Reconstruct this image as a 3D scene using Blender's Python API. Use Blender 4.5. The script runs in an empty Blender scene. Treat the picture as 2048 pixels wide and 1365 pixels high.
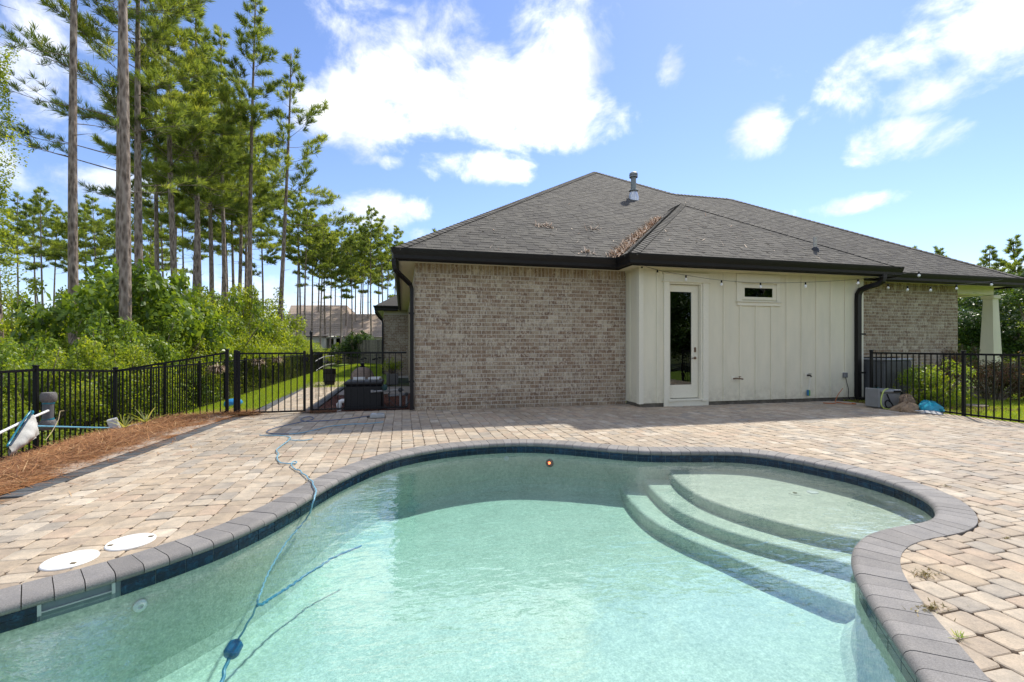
import bpy, bmesh, math, random
import numpy as np
from mathutils import Vector, Matrix
from mathutils.geometry import tessellate_polygon

S = bpy.context.scene
COL = S.collection
R = random.Random(7)
RN = np.random.default_rng(11)

# ------------------------------------------------------------------ camera
F, CX, CY, HC = 910.0, 1024.0, 693.0, 1.324
YAW = math.atan(.24)
cs_, sn_ = math.cos(YAW), math.sin(YAW)
cd = bpy.data.cameras.new('camera'); cam = bpy.data.objects.new('camera', cd); COL.objects.link(cam)
cam.location = (0, 0, HC); cam.rotation_euler = (math.pi/2, 0, -YAW)
cd.sensor_width = 36; cd.lens = F/2048*36; cd.shift_y = (CY-682.5)/2048
cd.clip_start = .05; cd.clip_end = 2000
S.camera = cam
S.view_settings.view_transform = 'Standard'; S.view_settings.look = 'None'
S.view_settings.gamma = 1.0; S.view_settings.use_curve_mapping = False
S.view_settings.exposure = 1.46
S.render.engine = 'CYCLES'
S.cycles.transparent_max_bounces = 24
S.cycles.max_bounces = 8; S.cycles.caustics_reflective = False; S.cycles.caustics_refractive = False

FW = np.array([sn_, cs_, 0]); RT = np.array([cs_, -sn_, 0]); UP = np.array([0, 0, 1.]); O = np.array([0, 0, HC])
def ray(px, py): return FW + RT*(px-CX)/F + UP*(CY-py)/F
def gz(px, py, z=0.):
    r = ray(px, py); return O + r*((z-HC)/r[2])
def gy(px, py, Y):
    r = ray(px, py); return O + r*(Y/r[1])
def gd(px, d, z=0.):
    p = RT*((px-CX)/F*d) + FW*d; return np.array([p[0], p[1], z])
def zat(py, d): return HC + (CY-py)/F*d
def pj(p):
    d = np.asarray(p)-O; w = d @ FW
    if w < .1: return None
    return CX+F*(d @ RT)/w, CY-F*d[2]/w, w

# ------------------------------------------------------------------ sky and sun
SUNV = Vector((.54, .52, 1.0)).normalized()          # towards the sun
EL = math.asin(SUNV.z); AZ = math.atan2(SUNV.x, SUNV.y)
W = bpy.data.worlds.new('World'); S.world = W; W.use_nodes = True
nt = W.node_tree; nt.nodes.clear()
def N(t, **kw):
    n = nt.nodes.new(t)
    for k, v in kw.items(): setattr(n, k, v)
    return n
def math_(op, a, b=None, c=None, clamp=False):
    n = N('ShaderNodeMath', operation=op); n.use_clamp = clamp
    for i, x in enumerate((a, b, c)):
        if x is None: continue
        if isinstance(x, (int, float)): n.inputs[i].default_value = x
        else: nt.links.new(x, n.inputs[i])
    return n.outputs[0]
wo = N('ShaderNodeOutputWorld'); bg = N('ShaderNodeBackground'); bg.inputs[1].default_value = .072
sky = N('ShaderNodeTexSky', sky_type='NISHITA'); sky.sun_disc = False
sky.sun_elevation = EL; sky.sun_rotation = AZ; sky.air_density = 1.0; sky.dust_density = .15; sky.ozone_density = 4.5
tc = N('ShaderNodeTexCoord'); DIR = tc.outputs['Generated']
def dotv(v):
    n = N('ShaderNodeVectorMath', operation='DOT_PRODUCT'); nt.links.new(DIR, n.inputs[0]); n.inputs[1].default_value = v
    return n.outputs['Value']
CLOUDS = [(890,150,250,110,1.),(1110,110,130,130,1.),(1090,245,190,65,1.),(700,230,120,95,.95),(975,335,125,36,.95),(905,45,110,50,.85),
 (790,14,55,16,.8),(780,325,30,20,.7),(740,425,150,48,.9),(1340,125,36,54,.80),(1508,280,62,58,.95),(1890,70,200,105,1.12),(1900,150,135,75,1.0),
 (1812,275,105,48,.95),(1700,410,120,24,.8),(70,110,130,110,1.),(180,230,120,90,.85),(230,365,110,50,.8),(860,470,80,26,.8),
 (640,600,260,70,.85),(2000,545,70,40,.9),(420,560,190,60,.75),(1200,-240,520,150,.9),(300,-260,330,150,.85),(2200,-150,300,150,.8)]
bias = None
for (px, py, rx, ry, wt) in CLOUDS:
    d = Vector(ray(px, py)); ln = d.length; n_ = d/ln
    e1 = Vector((n_.y, -n_.x, 0)).normalized(); e2 = e1.cross(n_)
    ax = rx/F/ln*.93; ay = ry/F/ln*.97
    u = dotv(e1/ax); v = dotv(e2/ay)
    r2 = math_('MULTIPLY_ADD', u, u, math_('MULTIPLY', v, v))
    front = math_('GREATER_THAN', dotv(n_), 0.)
    m = math_('MULTIPLY', math_('MAXIMUM', math_('MULTIPLY_ADD', r2, -.56*wt, .93*wt), 0.), front)
    bias = m if bias is None else math_('MAXIMUM', bias, m)
nz = N('ShaderNodeTexNoise'); nz.inputs['Scale'].default_value = 7.2; nz.inputs['Detail'].default_value = 9; nz.inputs['Roughness'].default_value = .60
nz.inputs['Distortion'].default_value = .25
mp = N('ShaderNodeMapping'); mp.inputs['Scale'].default_value = (1, 1, 1.3); nt.links.new(DIR, mp.inputs[0]); nt.links.new(mp.outputs[0], nz.inputs['Vector'])
nb = N('ShaderNodeTexNoise'); nb.inputs['Scale'].default_value = 1.6; nb.inputs['Detail'].default_value = 3; nt.links.new(mp.outputs[0], nb.inputs['Vector'])
# away from the frame unseen cumulus is added, denser for whiter fill
inview = math_('SUBTRACT', 1.0, math_('MULTIPLY_ADD', dotv(Vector((sn_*.93, cs_*.93, .36)).normalized()), 6., -3.6, clamp=True))
gen = math_('MULTIPLY', math_('MULTIPLY_ADD', nb.outputs[0], 3.2, -.98, clamp=True), inview)
bias = math_('MAXIMUM', bias, gen)
dens = math_('ADD', math_('MULTIPLY', math_('SUBTRACT', nz.outputs[0], .5), 3.0), bias)
mr = N('ShaderNodeMapRange', interpolation_type='SMOOTHSTEP'); nt.links.new(dens, mr.inputs[0])
mr.inputs[1].default_value = .30; mr.inputs[2].default_value = 1.22
sep = N('ShaderNodeSeparateXYZ'); nt.links.new(DIR, sep.inputs[0])
alpha = math_('MULTIPLY', mr.outputs[0], math_('MULTIPLY', sep.outputs[2], 14., clamp=True))
n2 = N('ShaderNodeTexNoise'); n2.inputs['Scale'].default_value = 5.; n2.inputs['Detail'].default_value = 5; nt.links.new(mp.outputs[0], n2.inputs['Vector'])
cr = N('ShaderNodeMapRange'); nt.links.new(n2.outputs[0], cr.inputs[0]); cr.inputs[1].default_value = .40; cr.inputs[2].default_value = .66
cr.inputs[3].default_value = .0; cr.inputs[4].default_value = 1.
cmix = N('ShaderNodeMix', data_type='RGBA'); nt.links.new(cr.outputs[0], cmix.inputs['Factor'])
cmix.inputs['A'].default_value = (5.2, 5.45, 5.9, 1); cmix.inputs['B'].default_value = (9.6, 9.5, 9.3, 1)
mix = N('ShaderNodeMix', data_type='RGBA'); nt.links.new(alpha, mix.inputs['Factor'])
vm = N('ShaderNodeMix', data_type='RGBA', blend_type='MULTIPLY'); vm.inputs['Factor'].default_value = 1; nt.links.new(sky.outputs[0], vm.inputs['A']); vm.inputs['B'].default_value = (1.03, .965, 1.05, 1)
nt.links.new(vm.outputs['Result'], mix.inputs['A'])
nt.links.new(cmix.outputs['Result'], mix.inputs['B'])
nt.links.new(mix.outputs['Result'], bg.inputs[0]); nt.links.new(bg.outputs[0], wo.inputs[0])

sl = bpy.data.lights.new('sun', 'SUN'); sl.energy = 2.0; sl.angle = math.radians(2.0); sl.color = (1, .94, .83)
so = bpy.data.objects.new('sun', sl); COL.objects.link(so); so.rotation_euler = SUNV.to_track_quat('Z', 'Y').to_euler()
so.location = (20, 20, 40)

# ------------------------------------------------------------------ materials
MATS = {}
def srgb(c):
    return tuple((x/12.92 if x <= .04045 else ((x+.055)/1.055)**2.4) for x in c)
class NT:
    def __init__(s, name):
        m = bpy.data.materials.new(name); m.use_nodes = True; s.m = m; s.t = m.node_tree; s.t.nodes.clear()
        s.out = s.n('ShaderNodeOutputMaterial'); MATS[name] = m
    def n(s, t, **kw):
        x = s.t.nodes.new(t)
        for k, v in kw.items(): setattr(x, k, v)
        return x
    def l(s, a, b): s.t.links.new(a, b)
    def setin(s, n, k, v):
        if v is None: return
        if isinstance(v, bpy.types.NodeSocket): s.l(v, n.inputs[k])
        else:
            if isinstance(v, tuple) and len(v) == 3 and n.inputs[k].type == 'RGBA': v = v+(1,)
            n.inputs[k].default_value = v
    def math(s, op, a, b=None, c=None, clamp=False):
        n = s.n('ShaderNodeMath', operation=op); n.use_clamp = clamp
        for i, x in enumerate((a, b, c)):
            if x is not None: s.setin(n, i, x)
        return n.outputs[0]
    def attr(s, name='tone'):
        return s.n('ShaderNodeAttribute', attribute_name=name).outputs['Fac']
    def pos(s): return s.n('ShaderNodeNewGeometry').outputs['Position']
    def noise(s, scale=5, detail=4, rough=.55, vec=None, stretch=None, dist=0):
        n = s.n('ShaderNodeTexNoise'); n.inputs['Scale'].default_value = scale; n.inputs['Detail'].default_value = detail
        n.inputs['Roughness'].default_value = rough; n.inputs['Distortion'].default_value = dist
        v = vec if vec is not None else s.pos()
        if stretch:
            mp = s.n('ShaderNodeMapping'); mp.inputs['Scale'].default_value = stretch; s.l(v, mp.inputs[0]); v = mp.outputs[0]
        s.l(v, n.inputs['Vector']); return n.outputs[0]
    def ramp(s, fac, stops, interp='LINEAR'):
        n = s.n('ShaderNodeValToRGB'); n.color_ramp.interpolation = interp
        e = n.color_ramp.elements
        while len(e) < len(stops): e.new(.5)
        for x, (p, c) in zip(e, stops): x.position = p; x.color = c+(1,) if len(c) == 3 else c
        s.l(fac, n.inputs[0]); return n.outputs[0]
    def mix(s, fac, a, b, mode='MIX'):
        n = s.n('ShaderNodeMix', data_type='RGBA', blend_type=mode)
        s.setin(n, 'Factor', fac); s.setin(n, 'A', a); s.setin(n, 'B', b); return n.outputs['Result']
    def maprange(s, v, a, b, c=0., d=1.):
        n = s.n('ShaderNodeMapRange'); s.l(v, n.inputs[0])
        for i, x in enumerate((a, b, c, d)): n.inputs[i+1].default_value = x
        return n.outputs[0]
    def bump(s, h, strength=.3, dist=.01, normal=None):
        n = s.n('ShaderNodeBump'); n.inputs['Strength'].default_value = strength; n.inputs['Distance'].default_value = dist
        s.l(h, n.inputs['Height'])
        if normal is not None: s.l(normal, n.inputs['Normal'])
        return n.outputs[0]
    def bsdf(s, color, rough=.7, spec=.4, normal=None, metal=0., **kw):
        b = s.n('ShaderNodeBsdfPrincipled')
        s.setin(b, 'Base Color', color); s.setin(b, 'Roughness', rough); s.setin(b, 'Specular IOR Level', spec); s.setin(b, 'Metallic', metal)
        for k, v in kw.items(): s.setin(b, k, v)
        if normal is not None: s.l(normal, b.inputs['Normal'])
        return b.outputs[0]
    def fin(s, sh): s.l(sh, s.out.inputs['Surface']); return s.m

def simple(name, col, rough=.6, spec=.4, metal=0., var=.12, scale=30, bump=.0):
    t = NT(name); nz = t.noise(scale, 4)
    c = t.mix(1., col, t.ramp(nz, [(.3, (1-var,)*3), (.7, (1+var*.4,)*3)]), 'MULTIPLY')
    nm = t.bump(nz, bump, .01) if bump else None
    return t.fin(t.bsdf(c, rough, spec, nm, metal))

def m_paver():
    t = NT('paver_stone'); a = t.attr()
    c = t.ramp(a, [(0, (.485,.408,.312)), (.16, (.405,.332,.245)), (.30, (.45,.348,.262)), (.38, (.34,.315,.275)), (.5, (.52,.455,.36)),
                   (.62, (.43,.355,.27)), (.76, (.365,.298,.23)), (.86, (.46,.39,.30)), (.95, (.59,.53,.435))], 'CONSTANT')
    n1 = t.noise(9, 5, .6); n2 = t.noise(120, 3, .6); n3 = t.noise(.7, 3)
    c = t.mix(.32, c, (.425,.358,.268))
    c = t.mix(1., c, t.ramp(n1, [(.3, (.72,.73,.75)), (.7, (1.16,1.12,1.08))]), 'MULTIPLY')
    n4 = t.noise(38, 4, .65); c = t.mix(t.maprange(n4, .56, .74, 0., .5), c, (.24,.20,.16))
    c = t.mix(1., c, t.ramp(n2, [(.3, (.86,)*3), (.7, (1.1,)*3)]), 'MULTIPLY')
    c = t.mix(1., c, t.ramp(n3, [(.35, (.84,.83,.82)), (.65, (1.08,1.06,1.03))]), 'MULTIPLY')
    return t.fin(t.bsdf(c, t.maprange(n3, .35, .65, .62, .86), .35, t.bump(t.math('ADD', n1, t.math('MULTIPLY', n2, .35)), .35, .012)))
def m_brick():
    t = NT('brick'); a = t.attr()
    c = t.ramp(a, [(0, (.305,.245,.185)), (.16, (.35,.30,.235)), (.34, (.265,.20,.148)), (.5, (.375,.328,.265)), (.66, (.32,.265,.205)), (.82, (.205,.145,.108)), (.9, (.41,.368,.30))], 'CONSTANT')
    n1 = t.noise(24, 5, .68, stretch=(1.15, 1, .9)); n2 = t.noise(150, 3)
    f = t.maprange(t.math('ADD', n1, t.math('MULTIPLY', t.math('SUBTRACT', a, .5), .16)), .50, .64)
    c = t.mix(t.math('MULTIPLY', f, .8), c, (.53,.48,.40))
    d = t.maprange(t.noise(13, 4, .62, stretch=(2.0, 1, .8)), .50, .62)
    c = t.mix(t.math('MULTIPLY', d, .72), c, (.135,.09,.066))
    z = t.n('ShaderNodeSeparateXYZ'); t.l(t.pos(), z.inputs[0])
    st = t.math('MULTIPLY', t.maprange(z.outputs[2], .0, .42, 1., 0.), t.maprange(t.noise(1.3, 4), .38, .6))
    c = t.mix(t.math('MULTIPLY', st, .5), c, (.16,.12,.08)); c = t.mix(1., c, (1.08,1.02,.91), 'MULTIPLY')
    c = t.mix(1., c, t.ramp(n2, [(.3, (.84,)*3), (.7, (1.1,)*3)]), 'MULTIPLY')
    return t.fin(t.bsdf(c, .85, .25, t.bump(t.math('ADD', n1, n2), .35, .006)))
def m_shingle():
    t = NT('shingle'); a = t.attr()
    c = t.ramp(a, [(0, (.096,.089,.078)), (.2, (.117,.109,.095)), (.4, (.083,.077,.069)), (.6, (.105,.098,.085)), (.8, (.125,.116,.100))], 'CONSTANT')
    n1 = t.noise(220, 3, .7); n2 = t.noise(1.2, 3)
    c = t.mix(1., c, t.ramp(n1, [(.3, (.6,)*3), (.7, (1.35,)*3)]), 'MULTIPLY')
    c = t.mix(1., c, t.ramp(n2, [(.3, (.88,.88,.88)), (.7, (1.1,1.09,1.06))]), 'MULTIPLY')
    return t.fin(t.bsdf(c, .9, .25, t.bump(n1, .5, .006)))
def m_plaster():
    t = NT('pool_plaster'); n1 = t.noise(70, 3, .7); n2 = t.noise(4, 5, .6); n3 = t.noise(26, 4, .7)
    c = t.ramp(n1, [(.3, (.49,.505,.42)), (.5, (.63,.625,.535)), (.7, (.77,.75,.66))])
    c = t.mix(1., c, t.ramp(n2, [(.3, (.86,.88,.86)), (.7, (1.06,1.05,1.03))]), 'MULTIPLY')
    c = t.mix(1., c, t.ramp(n3, [(.32, (.78,.82,.80)), (.66, (1.12,1.10,1.08))]), 'MULTIPLY')
    # mottle in the colour stands in for rippled sunlight; pebbles give the grain
    return t.fin(t.bsdf(c, .7, .3, t.bump(n1, .3, .01)))
def m_water():
    t = NT('water'); p = t.pos()
    w1 = t.noise(2.6, 3, .55, p, (1, 1.5, 1), .3); w2 = t.noise(9, 3, .55, p, (1., 1.9, 1), .4); w3 = t.noise(28, 2, .5, p, (1, 1.8, 1))
    patch = t.maprange(t.noise(.8, 2, .5), .35, .65, .35, 1.)
    h = t.math('ADD', t.math('MULTIPLY', w1, .8), t.math('MULTIPLY', t.math('ADD', t.math('MULTIPLY', w2, .34), t.math('MULTIPLY', w3, .085)), patch))
    nm = t.bump(h, 1., .011)
    dp = t.n('ShaderNodeVectorMath', operation='DOT_PRODUCT'); t.l(nm, dp.inputs[0]); t.l(t.n('ShaderNodeNewGeometry').outputs['Incoming'], dp.inputs[1])
    cz = t.math('SUBTRACT', 1., t.math('ABSOLUTE', dp.outputs['Value'], clamp=True))
    fr = t.math('MULTIPLY_ADD', t.math('POWER', cz, 3.1), .93, .08)      # same from above and below, so the sun gets in
    gl = t.n('ShaderNodeBsdfGlossy'); gl.inputs['Roughness'].default_value = .0; t.l(nm, gl.inputs['Normal'])
    tr = t.n('ShaderNodeBsdfTransparent'); tr.inputs[0].default_value = (.97, 1, .99, 1)
    mx = t.n('ShaderNodeMixShader'); t.l(fr, mx.inputs[0]); t.l(tr.outputs[0], mx.inputs[1]); t.l(gl.outputs[0], mx.inputs[2])
    va = t.n('ShaderNodeVolumeAbsorption'); va.inputs['Color'].default_value = (.22, .87, .88, 1); va.inputs['Density'].default_value = .40
    t.l(va.outputs[0], t.out.inputs['Volume'])
    return t.fin(mx.outputs[0])
def m_tile():
    t = NT('waterline_tile'); a = t.attr(); n = t.noise(22, 5, .7, dist=1.2)
    c = t.ramp(n, [(.32, (.003,.009,.022)), (.5, (.005,.019,.042)), (.64, (.012,.055,.10)), (.78, (.09,.17,.21))])
    c = t.mix(1., c, t.ramp(a, [(0, (.7,)*3), (1, (1.25,)*3)]), 'MULTIPLY')
    return t.fin(t.bsdf(c, .2, .3))
def m_coping():
    t = NT('coping_stone'); a = t.attr(); n1 = t.noise(160, 3, .7); n2 = t.noise(6, 4)
    c = t.ramp(a, [(0, (.185,.176,.167)), (.5, (.215,.205,.195)), (1, (.245,.233,.222))])
    c = t.mix(1., c, t.ramp(n1, [(.3, (.72,)*3), (.68, (1.22,)*3), (.8, (1.9,1.85,1.8))]), 'MULTIPLY')
    c = t.mix(1., c, t.ramp(n2, [(.3, (.84,.84,.85)), (.7, (1.1,1.08,1.05))]), 'MULTIPLY')
    return t.fin(t.bsdf(c, .7, .4, t.bump(n1, .3, .005)))
def m_leaf(name, stops, rough=.45, trans=.35, patch=None):
    t = NT(name); a = t.attr()
    c = t.ramp(a, stops)
    b = t.bsdf(c, rough, .35)
    tl = t.n('ShaderNodeBsdfTranslucent'); t.l(t.mix(1., c, (1.75, 1.6, .55), 'MULTIPLY'), tl.inputs[0])
    mx = t.n('ShaderNodeMixShader'); mx.inputs[0].default_value = trans; t.l(b, mx.inputs[1]); t.l(tl.outputs[0], mx.inputs[2])
    return t.fin(mx.outputs[0])
def m_bark():
    t = NT('pine_bark'); v = t.n('ShaderNodeTexVoronoi'); v.inputs['Scale'].default_value = 12
    tcn = t.n('ShaderNodeTexCoord').outputs['Object']
    mp = t.n('ShaderNodeMapping'); mp.inputs['Scale'].default_value = (1.2, 1.2, .32); t.l(tcn, mp.inputs[0]); t.l(mp.outputs[0], v.inputs['Vector'])
    n = t.noise(14, 5, .7, tcn, (1, 1, .35))
    c = t.ramp(t.math('ADD', t.math('MULTIPLY', v.outputs['Distance'], .55), t.math('MULTIPLY', n, .6)), [(.28, (.06,.045,.036)), (.5, (.20,.155,.12)), (.72, (.36,.295,.24))])
    return t.fin(t.bsdf(c, .9, .2, t.bump(t.math('ADD', v.outputs['Distance'], n), .9, .03)))
def m_ground():
    t = NT('woodland_ground'); n = t.noise(.35, 6, .6); n2 = t.noise(6, 4)
    c = t.ramp(n, [(.35, (.05,.055,.022)), (.5, (.075,.10,.028)), (.65, (.10,.085,.045))])
    c = t.mix(1., c, t.ramp(n2, [(.3, (.7,)*3), (.7, (1.2,)*3)]), 'MULTIPLY')
    return t.fin(t.bsdf(c, .95, .1, t.bump(n2, .6, .05)))
def m_lawn():
    t = NT('lawn_soil'); n = t.noise(2.5, 5); n2 = t.noise(45, 4)
    c = t.ramp(n, [(.35, (.12,.19,.03)), (.6, (.19,.26,.045))])
    c = t.mix(1., c, t.ramp(n2, [(.3, (.55,.6,.5)), (.7, (1.2,1.2,1.1))]), 'MULTIPLY')
    return t.fin(t.bsdf(c, .9, .1, t.bump(n2, .8, .03)))
def m_straw_bed():
    t = NT('straw_bed'); n = t.noise(22, 5, .65, stretch=(1, 1.5, 1)); n2 = t.noise(1.6, 4)
    c = t.ramp(n, [(.3, (.10,.045,.02)), (.5, (.27,.12,.045)), (.7, (.32,.155,.065))])
    p = t.n('ShaderNodeSeparateXYZ'); t.l(t.pos(), p.inputs[0])
    sand = t.math('MULTIPLY', t.maprange(p.outputs[0], -3.75, -3.4, 0., 1.), t.maprange(n2, .47, .58))
    c = t.mix(sand, c, (.50,.43,.35))
    return t.fin(t.bsdf(c, .95, .15, t.bump(n, .9, .02)))
def m_siding():
    t = NT('cream_siding'); n = t.noise(5, 5, .6, stretch=(1, 1, .25)); n2 = t.noise(130, 2, .5, stretch=(3, 1, .25))
    c = t.mix(1., (.72,.68,.525), t.ramp(n, [(.3, (.93,.94,.93)), (.7, (1.03,1.02,1.0))]), 'MULTIPLY')
    z = t.n('ShaderNodeSeparateXYZ'); t.l(t.pos(), z.inputs[0])
    d = t.math('MULTIPLY', t.maprange(z.outputs[2], .05, .55, 1., 0.), t.maprange(t.noise(7, 5, .7), .40, .66))
    c = t.mix(t.math('MULTIPLY', d, .45), c, (.30,.25,.17))
    c = t.mix(t.math('MULTIPLY', t.maprange(t.noise(1.1, 4, .6, stretch=(1.6, 1, .5)), .5, .72), .16), c, (.42,.40,.28))
    return t.fin(t.bsdf(c, .55, .35, t.bump(n2, .25, .004)))
def m_glass():
    t = NT('window_glass')
    gl = t.n('ShaderNodeBsdfGlossy'); gl.inputs['Roughness'].default_value = .0; gl.inputs[0].default_value = (.95,1,1,1)
    tr = t.n('ShaderNodeBsdfTransparent'); tr.inputs[0].default_value = (.5,.54,.53,1)
    fr = t.n('ShaderNodeFresnel'); fr.inputs[0].default_value = 1.95
    w = t.bump(t.noise(1.6, 2), .08, .03); t.l(w, gl.inputs['Normal'])
    mx = t.n('ShaderNodeMixShader'); t.l(fr.outputs[0], mx.inputs[0]); t.l(tr.outputs[0], mx.inputs[1]); t.l(gl.outputs[0], mx.inputs[2])
    return t.fin(mx.outputs[0])
def m_tone(name, stops, rough=.8, spec=.2, interp='LINEAR', nscale=60, namp=.15):
    t = NT(name); c = t.ramp(t.attr(), stops, interp); n = t.noise(nscale, 3)
    c = t.mix(1., c, t.ramp(n, [(.3, (1-namp,)*3), (.7, (1+namp,)*3)]), 'MULTIPLY')
    return t.fin(t.bsdf(c, rough, spec))

PAVER = m_paver(); BRICK = m_brick(); SHINGLE = m_shingle(); PLASTER = m_plaster(); WATER = m_water(); TILE = m_tile(); COPING = m_coping()
NEEDLE = m_leaf('pine_needles', [(0, (.085,.125,.042)), (.45, (.19,.26,.078)), (.75, (.31,.38,.105)), (1, (.44,.47,.14))], .5, .52)
LEAFG = m_leaf('thicket_leaf', [(0, (.085,.135,.024)), (.4, (.21,.29,.036)), (.75, (.35,.41,.048)), (1, (.48,.49,.09))], .45, .5)
LEAFD = m_leaf('dark_leaf', [(0, (.022,.05,.014)), (.5, (.055,.105,.024)), (.85, (.105,.165,.035)), (1, (.17,.22,.05))], .4, .35)
LEAFM = m_leaf('mid_leaf', [(0, (.06,.105,.02)), (.4, (.14,.225,.035)), (.75, (.24,.33,.05)), (1, (.36,.41,.085))], .38, .42)
LEAFY = m_leaf('yellow_leaf', [(0, (.08,.15,.018)), (.4, (.20,.30,.03)), (.75, (.36,.42,.045)), (1, (.52,.52,.075))], .42, .5)
LEAFR = m_leaf('red_leaf', [(0, (.04,.045,.024)), (.4, (.085,.085,.036)), (.65, (.19,.095,.065)), (1, (.36,.19,.13))], .45, .42)
GRASS = m_leaf('grass_blade', [(0, (.14,.22,.022)), (.5, (.27,.37,.035)), (1, (.42,.46,.07))], .5, .4)
STRAWM = m_tone('pine_straw', [(0, (.11,.042,.02)), (.4, (.255,.11,.042)), (.75, (.40,.195,.075)), (1, (.56,.37,.19))], .7, .3)
LITTER = m_tone('dry_leaf', [(0, (.33,.20,.13)), (.5, (.56,.41,.29)), (1, (.78,.65,.50))], .8, .2)
BARK = m_bark(); GROUND = m_ground(); LAWN = m_lawn(); STRAWBED = m_straw_bed(); SIDING = m_siding(); GLASS = m_glass()
MORTAR = simple('mortar', (.55,.515,.445), .9, .2, var=.12, scale=40, bump=.15)
SAND = simple('joint_sand', (.20,.15,.105), .95, .1, var=.3, scale=25)
BORDER = m_tone('charcoal_paver', [(0, (.062,.066,.068)), (1, (.105,.11,.113))], .85, .3)
BLACK = simple('black_metal', (.006,.006,.007), .45, .22, var=.2, scale=20)
GUTTER = simple('dark_bronze_metal', (.011,.0095,.009), .5, .28, var=.25, scale=6)
SOFFIT = simple('soffit_paint', (.66,.61,.45), .6, .3, var=.06)
TRIM = simple('trim_paint', (.74,.705,.56), .5, .4, var=.05)
FOUND = simple('foundation_concrete', (.15,.135,.105), .9, .2, var=.4, scale=7)
WHITE = simple('white_plastic', (.80,.79,.75), .35, .5, var=.04)
PVC = simple('white_pipe', (.74,.74,.72), .4, .5, var=.08)
GALV = simple('galvanised_metal', (.24,.26,.25), .5, .4, .3, var=.2, scale=12)
LEAD = simple('bright_flashing', (.62,.64,.66), .35, .5, .6, var=.1)
BRASS = simple('aged_brass', (.20,.13,.085), .4, .5, .7, var=.3)
BLUEC = simple('blue_cable', (.19,.40,.52), .4, .5, var=.25, scale=60)
NAVYC = simple('navy_cable', (.05,.10,.20), .4, .5)
BLUEP = simple('blue_plastic', (.01,.13,.30), .35, .5)
POLEB = simple('blue_pole', (.16,.42,.58), .3, .5, .2)
TEAL = simple('teal_plastic', (.012,.20,.29), .35, .5)
DKBLUE = simple('dark_blue_rubber', (.012,.045,.085), .5, .4)
GREYPL = simple('grey_plastic', (.21,.215,.21), .5, .4, var=.12, scale=8)
DKGREY = simple('dark_grey_plastic', (.035,.036,.038), .5, .4)
BRISTLE = simple('grey_bristle', (.20,.19,.185), .9, .2, var=.4, scale=90)
BURLAP = simple('burlap', (.33,.235,.15), .9, .15, var=.35, scale=18, bump=.4)
CYANB = simple('cyan_bag', (.02,.33,.47), .35, .5, var=.45, scale=9, bump=.3)
TARP = simple('grey_tarp', (.36,.37,.38), .6, .3, var=.5, scale=10, bump=.3)
YELLOWH = simple('yellow_hose', (.42,.50,.12), .4, .5)
ORANGE = simple('orange_cord', (.42,.12,.03), .5, .4)
DOMEM = simple('brown_stone', (.24,.185,.145), .85, .2, var=.3, scale=25)
FENCEW = m_tone('weathered_wood', [(0, (.13,.115,.10)), (1, (.27,.24,.205))], .9, .15, nscale=9, namp=.3)
NROOF = m_tone('tan_shingle', [(0, (.40,.315,.25)), (1, (.48,.385,.31))], .9, .15, nscale=30, namp=.15)
NWALL = simple('neighbour_siding', (.62,.60,.52), .7)
DARKI = simple('dark_interior', (.015,.015,.014), .9, .1)
BULB = simple('glint_white_bulb', (.86,.86,.84), .08, .8, var=.0)  # bright reflections of the glass bulbs put into a white base colour
MESHN = simple('net_mesh', (.62,.62,.58), .8, .2, var=.3, scale=140)
ACM = simple('condenser_grey', (.10,.105,.105), .55, .4, var=.2)
SPIKE = m_leaf('spiky_leaf', [(0, (.22,.26,.08)), (1, (.50,.50,.22))])
CONC = simple('planter_grey', (.16,.155,.145), .85, .2, var=.2)
GREENP = simple('green_plastic', (.012,.06,.06), .5, .4)
tg = NT('pool_light_lens'); em = tg.n('ShaderNodeEmission'); em.inputs[0].default_value = (1, .10, .03, 1); em.inputs[1].default_value = 5; tg.fin(em.outputs[0]); REDL = tg.m

# ------------------------------------------------------------------ mesh helpers
WO = {}
def worigin(o): return WO.get(o.name, Vector((0, 0, 0))) if o else Vector((0, 0, 0))
def tagp(o, label=None, cat=None, group=None, kind=None):
    if label: o['label'] = label
    if cat: o['category'] = cat
    if group: o['group'] = group
    if kind: o['kind'] = kind
    return o
def thing(name, label, cat, loc=(0, 0, 0), group=None):
    o = bpy.data.objects.new(name, None); COL.objects.link(o); o.location = loc; WO[o.name] = Vector(loc)
    o.empty_display_size = .1
    return tagp(o, label, cat, group)
def meshdata(name, V, Fc, tone=None, mat=None, smooth=False, mats=None, mi=None):
    me = bpy.data.meshes.new(name)
    if isinstance(V, np.ndarray):
        k = Fc.shape[1]; me.vertices.add(len(V)); me.vertices.foreach_set('co', V.astype(np.float32).ravel())
        me.loops.add(Fc.size); me.loops.foreach_set('vertex_index', Fc.astype(np.int32).ravel())
        me.polygons.add(len(Fc)); me.polygons.foreach_set('loop_start', np.arange(0, Fc.size, k, dtype=np.int32))
        me.update(calc_edges=True)
    else:
        me.from_pydata(V, [], Fc); me.update()
    if tone is not None:
        a = me.attributes.new('tone', 'FLOAT', 'FACE'); a.data.foreach_set('value', np.asarray(tone, dtype=np.float32))
    if mat: me.materials.append(mat)
    if smooth: me.polygons.foreach_set('use_smooth', [True]*len(me.polygons))
    return me
def place(name, me, parent=None, loc=(0, 0, 0), rot=None, mat4=None, scale=None):
    o = bpy.data.objects.new(name, me); COL.objects.link(o)
    loc = Vector(loc); WO[o.name] = loc.copy()
    if parent: o.parent = parent
    if mat4 is not None:
        m = mat4.copy(); m.translation = loc - worigin(parent); o.matrix_basis = m
    else:
        o.location = loc - worigin(parent)
        if rot is not None: o.rotation_euler = rot
    if scale is not None: o.scale = scale
    return o
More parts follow.
